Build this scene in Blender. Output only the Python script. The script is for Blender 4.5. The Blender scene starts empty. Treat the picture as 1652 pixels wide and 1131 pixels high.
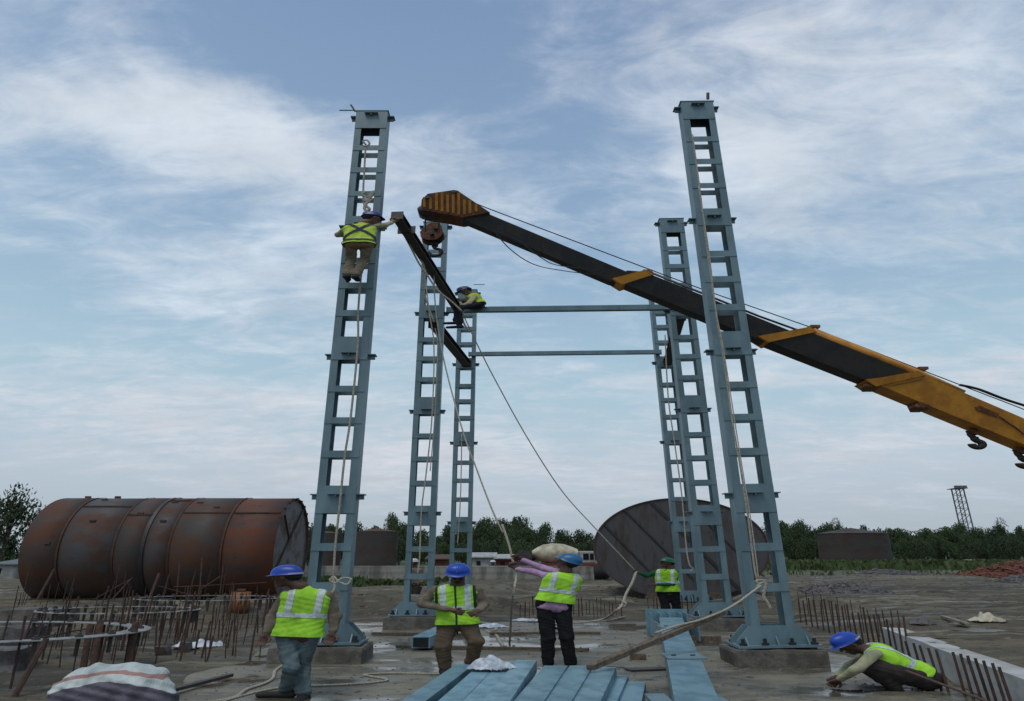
import bpy, bmesh, math, random
import numpy as np
from mathutils import Vector, Matrix
from math import radians, sin, cos, tan, atan, pi, sqrt, exp
random.seed(7)
C = bpy.context.scene.collection
# ------------------------------------------------------------------ camera, world, sun, exposure
PITCH = radians(18.9); FPX = 958.0; EYE = 1.7
W = 1.85            # things in this place are this much broader across than deep (as the photograph shows them)
cd = bpy.data.cameras.new('camera'); cam = bpy.data.objects.new('camera', cd); C.objects.link(cam)
cam.location = (0, 0, EYE); cam.rotation_euler = (radians(90) + PITCH, 0, 0)
cd.sensor_width = 36; cd.lens = 36 * FPX / 1652; cd.clip_start = .05; cd.clip_end = 5000
bpy.context.scene.camera = cam
SUN_EL, SUN_AZ = radians(62), radians(212)       # azimuth from +Y (the view direction), clockwise
world = bpy.data.worlds.new('World'); bpy.context.scene.world = world; world.use_nodes = True
vs = bpy.context.scene.view_settings
vs.view_transform = 'Standard'; vs.look = 'None'; vs.gamma = 1; vs.exposure = .43

def pxdir(px, py):
    a = PITCH - atan((py - 565.5) / FPX)
    v = (565.5 - py) / FPX; u = (px - 826) / FPX
    d = Vector((u, cos(PITCH) - v * sin(PITCH), sin(PITCH) + v * cos(PITCH)))
    return d.normalized()

def build_world():
    nt = world.node_tree; N = nt.nodes; L = nt.links; N.clear()
    out = N.new('ShaderNodeOutputWorld'); bg = N.new('ShaderNodeBackground'); L.new(bg.outputs[0], out.inputs[0])
    sky = N.new('ShaderNodeTexSky'); sky.sky_type = 'NISHITA'; sky.sun_disc = False
    sky.sun_elevation = SUN_EL; sky.sun_rotation = SUN_AZ; sky.dust_density = 2.5; sky.air_density = 1.0; sky.ozone_density = 2.0
    tc = N.new('ShaderNodeTexCoord')
    def math_(op, a, b=None, c=None, clamp=False):
        n = N.new('ShaderNodeMath'); n.operation = op; n.use_clamp = clamp
        for i, x in enumerate((a, b, c)):
            if x is None: continue
            if isinstance(x, (int, float)): n.inputs[i].default_value = x
            else: L.new(x, n.inputs[i])
        return n.outputs[0]
    def vmath(op, a, b):
        n = N.new('ShaderNodeVectorMath'); n.operation = op
        for i, x in enumerate((a, b)):
            if isinstance(x, (tuple, list, Vector)): n.inputs[i].default_value = tuple(x)
            else: L.new(x, n.inputs[i])
        return n
    def mixc(f, a, b, mode='MIX'):
        n = N.new('ShaderNodeMix'); n.data_type = 'RGBA'; n.blend_type = mode
        for s, x in ((0, f), (6, a), (7, b)):
            if isinstance(x, (int, float)): n.inputs[s].default_value = x
            elif isinstance(x, tuple): n.inputs[s].default_value = x
            else: L.new(x, n.inputs[s])
        return n.outputs[2]
    dirv = tc.outputs['Generated']
    sep = N.new('ShaderNodeSeparateXYZ'); L.new(dirv, sep.inputs[0])
    zc = math_('MAXIMUM', sep.outputs[2], 0.0)
    # cloud sheet high above the place: project the direction on a flat layer
    inv = math_('DIVIDE', 1.0, math_('ADD', zc, .16))
    cmb = N.new('ShaderNodeCombineXYZ')
    L.new(math_('MULTIPLY', sep.outputs[0], inv), cmb.inputs[0]); L.new(math_('MULTIPLY', sep.outputs[1], inv), cmb.inputs[1])
    def noise(vec, scale, det, rough, dist=0.0, off=(0, 0, 0), sc=(1, 1, 1)):
        m = N.new('ShaderNodeMapping'); m.inputs['Location'].default_value = off; m.inputs['Scale'].default_value = sc
        L.new(vec, m.inputs[0])
        n = N.new('ShaderNodeTexNoise'); n.inputs['Scale'].default_value = scale; n.inputs['Detail'].default_value = det
        n.inputs['Roughness'].default_value = rough; n.inputs['Distortion'].default_value = dist
        L.new(m.outputs[0], n.inputs['Vector']); return n.outputs[0]
    big = noise(cmb.outputs[0], 1.3, 9, .56, .55, (3.1, 1.7, 0), (.75, 1.25, 1))
    fine = noise(cmb.outputs[0], 5.5, 8, .62, .8, (9, 4, 0), (.7, 1.5, 1))
    tiny = noise(cmb.outputs[0], 17, 5, .6, .3, (2, 4, 0), (.8, 1.4, 1))
    fac = math_('ADD', math_('MULTIPLY', big, .58), math_('ADD', math_('MULTIPLY', fine, .36), math_('MULTIPLY', tiny, .13)))
    blobs = [((110, 180), (.40, .15), .15), ((330, 190), (.3, .10), .14), ((200, 330), (.5, .12), .02), ((500, 60), (.26, .12), -.17), ((330, 40), (.2, .1), -.10), ((640, 110), (.24, .1), -.10),
             ((60, 490), (.2, .1), -.13), ((60, 30), (.2, .07), -.06), ((150, 270), (.14, .06), -.07), ((420, 330), (.2, .06), -.05), ((1120, 130), (.40, .22), .05), ((1450, 80), (.45, .25), .04), ((960, 250), (.14, .12), -.06), ((1180, 270), (.16, .12), .05),
             ((520, 260), (.3, .08), .08), ((350, 620), (.5, .12), .05), ((640, 760), (.9, .12), .06), ((900, 560), (.3, .15), -.05), ((1300, 400), (.5, .15), .05), ((860, 120), (.12, .06), .02), ((1600, 480), (.3, .1), -.04)]
    tot = None
    for (p, s, a) in blobs:
        c = pxdir(*p)
        d = vmath('SUBTRACT', dirv, c); d = vmath('MULTIPLY', d.outputs[0], (1 / s[0], 1 / s[1], 1 / s[1]))
        ln = N.new('ShaderNodeVectorMath'); ln.operation = 'LENGTH'; L.new(d.outputs[0], ln.inputs[0])
        mr = N.new('ShaderNodeMapRange'); mr.interpolation_type = 'SMOOTHSTEP'; L.new(ln.outputs['Value'], mr.inputs[0])
        mr.inputs[1].default_value = 1.25; mr.inputs[2].default_value = 0; mr.inputs[3].default_value = 0; mr.inputs[4].default_value = a
        tot = mr.outputs[0] if tot is None else math_('ADD', tot, mr.outputs[0])
    f2 = math_('ADD', fac, tot)
    mr = N.new('ShaderNodeMapRange'); mr.interpolation_type = 'SMOOTHSTEP'; L.new(f2, mr.inputs[0])
    mr.inputs[1].default_value = .44; mr.inputs[2].default_value = .75; mr.inputs[3].default_value = .03; mr.inputs[4].default_value = .90
    # clear-sky colour: the sky texture, dimmed, with the milky veil of the evening
    skyc = mixc(1.0, sky.outputs[0], (.062, .072, .082, 1), 'MULTIPLY')
    hz = N.new('ShaderNodeMapRange'); L.new(zc, hz.inputs[0]); hz.inputs[1].default_value = 0; hz.inputs[2].default_value = .75
    hz.inputs[3].default_value = 0; hz.inputs[4].default_value = 1
    ramp = N.new('ShaderNodeValToRGB'); L.new(hz.outputs[0], ramp.inputs[0])
    e = ramp.color_ramp.elements; e[0].position = 0; e[0].color = (.32, .37, .42, 1); e[1].position = 1; e[1].color = (.150, .235, .375, 1)
    k = e.new(.16); k.color = (.385, .455, .51, 1); k = e.new(.35); k.color = (.325, .455, .53, 1); k = e.new(.6); k.color = (.225, .34, .47, 1)
    base = mixc(.85, skyc, ramp.outputs[0])
    cr = N.new('ShaderNodeValToRGB'); L.new(hz.outputs[0], cr.inputs[0])
    e = cr.color_ramp.elements; e[0].position = 0; e[0].color = (.30, .36, .42, 1); e[1].position = 1; e[1].color = (.56, .59, .635, 1)
    k = e.new(.22); k.color = (.52, .525, .56, 1); k = e.new(.55); k.color = (.50, .565, .63, 1)
    shade = noise(cmb.outputs[0], 3.2, 6, .6, .6, (5, 8, 2), (.8, 1.3, 1))
    mr2 = N.new('ShaderNodeMapRange'); L.new(shade, mr2.inputs[0]); mr2.inputs[1].default_value = .3; mr2.inputs[2].default_value = .7
    mr2.inputs[3].default_value = .86; mr2.inputs[4].default_value = 1.12
    cc = N.new('ShaderNodeVectorMath'); cc.operation = 'SCALE'; L.new(cr.outputs[0], cc.inputs[0]); L.new(mr2.outputs[0], cc.inputs['Scale'])
    fin = mixc(mr.outputs[0], base, cc.outputs[0])
    # below the horizon: dull ground light
    below = math_('GREATER_THAN', 0.0, sep.outputs[2])
    fin = mixc(below, fin, (.07, .07, .06, 1))
    L.new(fin, bg.inputs[0]); bg.inputs[1].default_value = 1.0
build_world()
sl = bpy.data.lights.new('sun', 'SUN'); sun = bpy.data.objects.new('sun', sl); C.objects.link(sun)
sl.energy = 1.0; sl.angle = radians(30); sl.color = (1, .94, .86)
sun.rotation_euler = (Vector((-sin(SUN_AZ) * cos(SUN_EL), -cos(SUN_AZ) * cos(SUN_EL), -sin(SUN_EL)))).to_track_quat('-Z', 'Y').to_euler()

# ------------------------------------------------------------------ measuring helpers (photo pixel -> a point at a known distance or height)
def at(px, py, Y):
    v = (565.5 - py) / FPX; el = math.atan2(sin(PITCH) + v * cos(PITCH), cos(PITCH) - v * sin(PITCH))
    Z = EYE + Y * tan(el); d = Y * cos(PITCH) + (Z - EYE) * sin(PITCH)
    return Vector(((px - 826) * d / FPX, Y, Z))
def atz(px, py, Z):
    v = (565.5 - py) / FPX; t = (sin(PITCH) + v * cos(PITCH)) / (cos(PITCH) - v * sin(PITCH))
    return at(px, py, (Z - EYE) / t)
def atd(px, py, d):
    v = (565.5 - py) / FPX * d
    return Vector(((px - 826) / FPX * d, d * cos(PITCH) - v * sin(PITCH), EYE + d * sin(PITCH) + v * cos(PITCH)))

# ------------------------------------------------------------------ materials
MATS = {}
def mat(name, col, col2=None, rough=.7, metal=0.0, scale=4.0, lo=.4, hi=.62, bump=0.0, bscale=25.0, sc=(1, 1, 1), rough2=None, spec=.4, third=None, detail=6, rnd=.08):
    m = bpy.data.materials.new(name); m.use_nodes = True; nt = m.node_tree; N = nt.nodes; L = nt.links
    b = N['Principled BSDF']; b.inputs['Roughness'].default_value = rough; b.inputs['Metallic'].default_value = metal
    b.inputs['Specular IOR Level'].default_value = spec
    b.inputs['Base Color'].default_value = (*col, 1)
    tc = N.new('ShaderNodeTexCoord'); mp = N.new('ShaderNodeMapping'); mp.inputs['Scale'].default_value = sc; L.new(tc.outputs['Object'], mp.inputs[0])
    if col2 is None: col2 = tuple(c * .72 for c in col)
    n = N.new('ShaderNodeTexNoise'); n.inputs['Scale'].default_value = scale; n.inputs['Detail'].default_value = detail; n.inputs['Roughness'].default_value = .62
    L.new(mp.outputs[0], n.inputs['Vector'])
    mr = N.new('ShaderNodeMapRange'); mr.interpolation_type = 'SMOOTHSTEP'; mr.inputs[1].default_value = lo; mr.inputs[2].default_value = hi; L.new(n.outputs[0], mr.inputs[0])
    mx = N.new('ShaderNodeMix'); mx.data_type = 'RGBA'; mx.inputs[6].default_value = (*col, 1); mx.inputs[7].default_value = (*col2, 1); L.new(mr.outputs[0], mx.inputs[0])
    o = mx.outputs[2]
    if third:
        n3 = N.new('ShaderNodeTexNoise'); n3.inputs['Scale'].default_value = third[1]; n3.inputs['Detail'].default_value = 7; n3.inputs['Roughness'].default_value = .7
        L.new(mp.outputs[0], n3.inputs['Vector'])
        m3 = N.new('ShaderNodeMapRange'); m3.interpolation_type = 'SMOOTHSTEP'; m3.inputs[1].default_value = third[2]; m3.inputs[2].default_value = third[3]; L.new(n3.outputs[0], m3.inputs[0])
        x3 = N.new('ShaderNodeMix'); x3.data_type = 'RGBA'; L.new(m3.outputs[0], x3.inputs[0]); L.new(o, x3.inputs[6]); x3.inputs[7].default_value = (*third[0], 1); o = x3.outputs[2]
    oi = N.new('ShaderNodeObjectInfo'); rv = N.new('ShaderNodeMapRange'); L.new(oi.outputs['Random'], rv.inputs[0]); rv.inputs[3].default_value = 1 - rnd; rv.inputs[4].default_value = 1 + rnd
    sv = N.new('ShaderNodeVectorMath'); sv.operation = 'SCALE'; L.new(o, sv.inputs[0]); L.new(rv.outputs[0], sv.inputs['Scale']); o = sv.outputs[0]
    L.new(o, b.inputs['Base Color'])
    if rough2 is not None:
        r = N.new('ShaderNodeMapRange'); L.new(mr.outputs[0], r.inputs[0]); r.inputs[3].default_value = rough; r.inputs[4].default_value = rough2; L.new(r.outputs[0], b.inputs['Roughness'])
    if bump:
        nb = N.new('ShaderNodeTexNoise'); nb.inputs['Scale'].default_value = bscale; nb.inputs['Detail'].default_value = 6; L.new(mp.outputs[0], nb.inputs['Vector'])
        bp = N.new('ShaderNodeBump'); bp.inputs['Strength'].default_value = bump; bp.inputs['Distance'].default_value = .03; L.new(nb.outputs[0], bp.inputs['Height']); L.new(bp.outputs[0], b.inputs['Normal'])
    MATS[name] = m; return m
M_col = mat('blue_grey_paint', (.140, .218, .250), (.102, .162, .186), .42, scale=2.2, bump=.10, bscale=8, third=((.17, .155, .12), 11, .62, .76), sc=(1, 1, .45), rnd=.04)
M_pipe = mat('new_blue_grey_paint', (.150, .272, .328), (.100, .188, .228), .38, scale=3, bump=.12, bscale=9, third=((.20, .19, .16), 7, .58, .74), rough2=.6, rnd=.16)
M_darksteel = mat('mill_steel', (.035, .035, .036), (.065, .045, .035), .55, scale=5, bump=.2)
M_bolt = mat('bolt_steel', (.04, .045, .05), None, .45, .6)
M_conc = mat('rough_concrete', (.135, .125, .105), (.075, .07, .058), .85, scale=3, bump=.6, bscale=14, third=((.05, .048, .04), 7, .55, .7))
M_wallc = mat('pale_concrete', (.44, .45, .44), (.32, .32, .30), .85, scale=2, bump=.4, bscale=10, third=((.10, .095, .08), 4, .6, .72))
M_farwall = mat('weathered_concrete', (.24, .235, .205), (.12, .115, .10), .9, scale=1.5, sc=(1, 1, .3), bump=.4)
M_rust = mat('rusty_bar', (.075, .038, .024), (.035, .026, .022), .85, scale=9, bump=.3, rnd=.35)
M_timber = mat('weathered_timber', (.14, .105, .07), (.075, .058, .042), .8, scale=6, sc=(3, 1, 3), bump=.4)
M_rope = mat('pale_rope', (.46, .43, .35), (.24, .22, .18), .9, scale=60, bump=.6, bscale=120)
M_wire = mat('steel_wire', (.05, .055, .06), None, .5, .3)
M_blackpaint = mat('worn_black_paint', (.022, .024, .028), (.04, .034, .03), .48, scale=2.5, bump=.1, third=((.065, .045, .035), 6, .62, .75))
M_yellow = mat('amber_paint', (.56, .25, .030), (.40, .165, .025), .5, scale=2.2, bump=.1, third=((.10, .045, .02), 7, .6, .74))
M_yellowdk = mat('grimy_amber_paint', (.20, .075, .022), (.10, .04, .018), .6, scale=5, third=((.04, .025, .02), 9, .56, .7))
M_hook = mat('dark_hook_steel', (.03, .028, .03), (.06, .04, .03), .55, .3)
M_hookblk = mat('rusty_red_block', (.17, .062, .028), (.07, .03, .02), .8, scale=7, lo=.38, hi=.58, bump=.5)
M_ring = mat('pale_ring_steel', (.24, .255, .245), (.14, .14, .13), .6, scale=7, third=((.10, .06, .04), 9, .6, .72))
M_white = mat('white_woven_plastic', (.55, .58, .58), (.36, .38, .40), .7, scale=6, bump=.5, bscale=30)
M_sheet = mat('crumpled_white_sheet', (.60, .64, .68), (.33, .37, .42), .5, scale=7, bump=.8, bscale=12)
M_black = mat('black_rubber', (.018, .018, .018), None, .8)
M_red = mat('faded_red_paint', (.16, .028, .02), (.09, .02, .018), .6, scale=3)
M_cream = mat('cream_paint', (.50, .46, .34), (.32, .28, .2), .6, scale=2)
M_vwhite = mat('vehicle_white', (.36, .36, .34), (.22, .22, .20), .5, scale=2)
M_glass = mat('dark_glass', (.015, .02, .025), None, .1)
M_brick = mat('red_brick', (.155, .058, .034), (.09, .04, .03), .9, scale=3, bump=.3)
M_stone = mat('grey_rubble', (.12, .115, .115), (.065, .06, .06), .9, scale=4, bump=.4)
M_mudclod = mat('mud_clod', (.13, .11, .08), (.06, .052, .04), .9, scale=.6)
M_green = mat('grass_green', (.032, .060, .016), (.060, .075, .022), .8, scale=1.5)
M_leaf = mat('dark_leaves', (.024, .045, .016), (.042, .068, .023), .7, scale=.9, lo=.42, hi=.6)
M_leaf2 = mat('mid_green_leaves', (.032, .060, .020), (.054, .082, .027), .7, scale=.9)
M_bark = mat('tree_bark', (.06, .045, .033), None, .9, scale=8)
M_tower = mat('grey_lattice_steel', (.12, .13, .14), None, .6)

def tank_mat(name, steel, rust, lo, hi, scale=1.3, sc=(.5, 1, 1)):
    return mat(name, steel, rust, .62, 0.0, scale=scale, lo=lo, hi=hi, sc=sc, bump=.15, bscale=6, third=((.022, .022, .026), 3.0, .58, .76), rough2=.85)
T1 = tank_mat('rusted_course_brown', (.048, .036, .030), (.085, .034, .018), .36, .66)
T2 = tank_mat('steel_course_grey', (.060, .055, .056), (.078, .038, .024), .38, .64)
T3 = tank_mat('steel_course_dark', (.050, .043, .040), (.085, .038, .022), .36, .62)
T4 = tank_mat('rusted_course_red', (.055, .040, .036), (.125, .042, .020), .34, .62)
T5 = tank_mat('end_plate_grey', (.12, .118, .12), (.08, .056, .042), .42, .62)
T6 = tank_mat('round_plate_steel', (.072, .070, .074), (.064, .050, .042), .45, .66, 1.5, (1.6, 1, .5))
T7 = tank_mat('far_tank_brown', (.040, .034, .030), (.046, .030, .023), .4, .6, .5)
M_seam = mat('rust_seam', (.085, .038, .020), (.045, .03, .022), .85, scale=2)

def cloth(name, col, col2=None, bump=.35, bscale=14, rough=.85):
    return mat(name, col, col2, rough, scale=6, bump=bump, bscale=bscale, spec=.2, third=(tuple(c * .5 + .015 for c in col), 5, .56, .76))
M_skin = mat('dark_brown_skin', (.085, .045, .030), (.065, .034, .024), .6, scale=9)
M_skin2 = mat('brown_skin', (.17, .095, .062), (.13, .07, .045), .6, scale=9)
M_hair = mat('black_hair', (.012, .011, .010), None, .8)
M_eye = mat('eye_white', (.35, .33, .30), None, .3)
def vest_mat(name, col):
    return mat(name, col, tuple(c * .80 for c in col), .75, scale=5, bump=.5, bscale=10, spec=.2, third=(tuple(c * .45 + .03 for c in col), 6, .60, .78))
M_vest = vest_mat('lime_vest', (.34, .68, .045)); M_vestY = vest_mat('yellow_green_vest', (.50, .68, .08)); M_vestG = vest_mat('green_yellow_vest', (.30, .60, .03))
M_refl = mat('silver_reflective', (.50, .57, .58), (.36, .41, .42), .45, scale=14, bump=.2)
M_pipe_trim = mat('dark_piping', (.012, .03, .018), None, .8)

# ------------------------------------------------------------------ object helpers
def tag(o, label=None, cat=None, group=None, kind=None):
    if label: o['label'] = label
    if cat: o['category'] = cat
    if group: o['group'] = group
    if kind: o['kind'] = kind
    return o
def thing(name, loc, label, cat, group=None):
    o = bpy.data.objects.new(name, None); C.objects.link(o); o.location = loc; o.empty_display_size = .2
    return tag(o, label, cat, group)
def link_mesh(name, verts, faces, m, parent=None, loc=None, smooth=False):
    me = bpy.data.meshes.new(name)
    verts = np.asarray(verts, dtype=float)
    if loc is not None: verts = verts - np.array(loc)
    me.from_pydata([tuple(v) for v in verts.tolist()], [], [tuple(f) for f in (faces.tolist() if hasattr(faces, 'tolist') else faces)]); me.update()
    if isinstance(m, (list, tuple)):
        for q in m: me.materials.append(q)
    else: me.materials.append(m)
    if smooth: me.polygons.foreach_set('use_smooth', [True] * len(me.polygons))
    o = bpy.data.objects.new(name, me); C.objects.link(o)
    if parent is not None: o.parent = parent
    elif loc is not None: o.location = loc
    return o
class MB:
    def __init__(s): s.v = []; s.f = []
    def add(s, vs_, fs): n = len(s.v); s.v += [tuple(v) for v in vs_]; s.f += [tuple(i + n for i in f) for f in fs]; return s
    def box(s, x0, x1, y0, y1, z0, z1):
        return s.add([(x0, y0, z0), (x1, y0, z0), (x1, y1, z0), (x0, y1, z0), (x0, y0, z1), (x1, y0, z1), (x1, y1, z1), (x0, y1, z1)],
                     [(0, 3, 2, 1), (4, 5, 6, 7), (0, 1, 5, 4), (1, 2, 6, 5), (2, 3, 7, 6), (3, 0, 4, 7)])
    def prism(s, front, back):        # two matching outlines joined
        n = len(front); fs = [tuple(range(n))[::1], tuple(range(2 * n - 1, n - 1, -1))]
        fs += [(i, i + n, (i + 1) % n + n, (i + 1) % n) for i in range(n)]
        return s.add(list(front) + list(back), fs)
    def sweep(s, pts, prof, up=(0, 0, 1), closed=True):   # profile (w,h) swept along straight/curved path; profile in true metres, path in world
        P = [Vector((p[0] / W, p[1], p[2])) for p in pts]; n = len(prof); base = len(s.v); up = Vector(up)
        for i, p in enumerate(P):
            t = (P[min(i + 1, len(P) - 1)] - P[max(i - 1, 0)]).normalized(); sd = t.cross(up)
            if sd.length < 1e-4: sd = t.cross(Vector((0, 1, 0)))
            sd.normalize(); u = sd.cross(t)
            for a, b in prof:
                q = p + sd * a + u * b; s.v.append((q.x * W, q.y, q.z))
        for i in range(len(P) - 1):
            for j in range(n):
                a = base + i * n + j; b = base + i * n + (j + 1) % n; s.f.append((a, a + n, b + n, b))
        s.f.append(tuple(base + j for j in range(n))); s.f.append(tuple(base + (len(P) - 1) * n + j for j in range(n - 1, -1, -1)))
        return s
    def bar(s, p0, p1, w, h): return s.sweep([p0, p1], [(-w / 2, -h / 2), (w / 2, -h / 2), (w / 2, h / 2), (-w / 2, h / 2)])
    def tube(s, pts, r, n=6): return s.sweep(pts, [(r * cos(2 * pi * k / n), r * sin(2 * pi * k / n)) for k in range(n)], up=(.13, .21, .97))
    def cyl(s, p0, p1, r, n=20): return s.tube([p0, p1], r, n)
    def build(s, name, m, parent=None, smooth=False, loc=None, bevel=0):
        L = loc
        if parent is not None and loc is None: L = parent_origin(parent)
        o = link_mesh(name, s.v, s.f, m, parent, L, smooth)
        if parent is not None: pass
        if bevel:
            md = o.modifiers.new('bevel', 'BEVEL'); md.width = bevel; md.segments = 2; md.limit_method = 'ANGLE'
        return o
def parent_origin(o):
    v = Vector((0, 0, 0))
    while o is not None: v += Vector(o.location); o = o.parent
    return tuple(v)
def spline(pts, k=8):
    P = [Vector(p) for p in pts]; out = []
    for i in range(len(P) - 1):
        a = P[max(i - 1, 0)]; b = P[i]; c = P[i + 1]; d = P[min(i + 2, len(P) - 1)]
        for j in range(k):
            t = j / k; out.append(.5 * ((2 * b) + (c - a) * t + (2 * a - 5 * b + 4 * c - d) * t * t + (3 * b - a - 3 * c + d) * t ** 3))
    out.append(P[-1]); return out
def children(o): return [c for c in bpy.data.objects if c.parent == o]
def copy_tree(o, loc, label=None):
    r = o.copy(); C.objects.link(r); r.location = loc
    if label: r['label'] = label
    for ch in kids[o.name]:
        c = ch.copy(); C.objects.link(c); c.parent = r
        for g in kids.get(ch.name, []):
            d = g.copy(); C.objects.link(d); d.parent = c
    return r
kids = {}
def regkids(root):
    kids[root.name] = children(root)
    for c in kids[root.name]:
        k = children(c)
        if k: kids[c.name] = k
def rope(pts, r, label, m=None, k=8, name='rope', cat='rope', group=None, straight=False):
    P = pts if straight else spline(pts, k)
    o = MB().tube(P, r, 7).build(name, m or M_rope, loc=tuple(P[0]), smooth=True); return tag(o, label, cat, group)

# value noise in numpy for the ground
_rng = np.random.default_rng(5); _T = _rng.random((256, 256))
def vnoise(x, y):
    xi = np.floor(x).astype(int); yi = np.floor(y).astype(int); fx = x - xi; fy = y - yi; fx = fx * fx * (3 - 2 * fx); fy = fy * fy * (3 - 2 * fy)
    g = lambda a, b: _T[a & 255, b & 255]
    return (g(xi, yi) * (1 - fx) + g(xi + 1, yi) * fx) * (1 - fy) + (g(xi, yi + 1) * (1 - fx) + g(xi + 1, yi + 1) * fx) * fy - .5
def sstep(a, b, x): t = np.clip((x - a) / (b - a), 0, 1); return t * t * (3 - 2 * t)

# ------------------------------------------------------------------ ground
WA = atz(1436, 1050, 0); WB = atz(1668, 1158, 0)          # foot line of the low concrete kerb wall on the right
def ground_h(X, Y):
    X = np.asarray(X, float); Y = np.asarray(Y, float)
    h = .10 * vnoise(X * .35, Y * .6) + .06 * vnoise(X * 1.1 + 9, Y * 1.9) + .03 * vnoise(X * 3.1, Y * 4.2)
    h += .015 * vnoise(X * 8, Y * 9)
    ridge = .16 * (vnoise(X * .12 + 3, Y * .9 + .05 * X) + .3)
    h += ridge * sstep(17, 24, Y) * (1 - sstep(60, 110, Y))
    h += .16 * np.abs(vnoise(X * .5 + 20, Y * .8)) * sstep(17, 20, Y) * (1 - sstep(50, 70, Y)) + .07 * vnoise(X * 1.7, Y * 2.6 + 4) * sstep(16, 19, Y)
    # right-hand ground behind the concrete strip stands higher
    d = (WB - WA); d.z = 0; n = Vector((-d.y, d.x, 0)).normalized()
    if n.x < 0: n = -n
    s = (X - WA.x) * n.x + (Y - WA.y) * n.y
    raised = sstep(.10, .30, s) * sstep(WA.y + .6, WA.y - .4, Y) * .36 + sstep(.0, 3, s) * sstep(WA.y - .5, WA.y + 4, Y) * .12
    h += raised * (X > 3)
    # excavated, levelled pad under the workers
    pad = (1 - sstep(.0, .9, np.abs(X - 1.1) - 6.1)) * (1 - sstep(0, .8, np.abs(Y - 9.5) - 8.6))
    pad = pad * (s < .0)
    h = h * (1 - .93 * pad) - .035 * pad
    # left pit field a little lower
    left = sstep(-5.2, -6.5, X) * sstep(7, 9, Y) * (1 - sstep(21, 23, Y)); h = h - .12 * left
    # earth banks around the foundation
    h += .42 * np.exp(-((Y - 20.6 - .06 * X) / .75) ** 2) * sstep(-19, -15, X) * (1 - sstep(9, 14, X)) * (.75 + vnoise(X * .9, Y) * .9)
    h += .30 * np.exp(-((Y - 29) / 1.2) ** 2) * (.6 + vnoise(X * .4, Y * .5) * 1.4)
    # wheel tracks on the right
    for yy, k in ((24.5, .05), (26.3, .05), (33, .03), (35.5, .03)):
        h -= .09 * np.exp(-((Y - yy + k * (X - 10)) / .35) ** 2) * sstep(5, 9, X)
    return h * (1 - .8 * sstep(70, 200, Y))
def axis(dense0, dense1, step, far0, far1, g=1.13):
    a = list(np.arange(dense0, dense1, step)); s = step; v = a[-1]
    while v < far1: s *= g; v += s; a.append(v)
    s = step; v = a[0]; pre = []
    while v > far0: s *= g; v -= s; pre.append(v)
    return np.array(pre[::-1] + a)
gx = axis(-17, 17, .14, -900, 900); gy = axis(4.5, 32, .12, -60, 1500)
GX, GY = np.meshgrid(gx, gy); GZ = ground_h(GX, GY)
gv = np.stack([GX.ravel(), GY.ravel(), GZ.ravel()], 1); nx = len(gx); ny = len(gy)
ii = (np.arange(ny - 1)[:, None] * nx + np.arange(nx - 1)[None, :]).ravel()
gf = np.stack([ii, ii + 1, ii + 1 + nx, ii + nx], 1)
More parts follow.
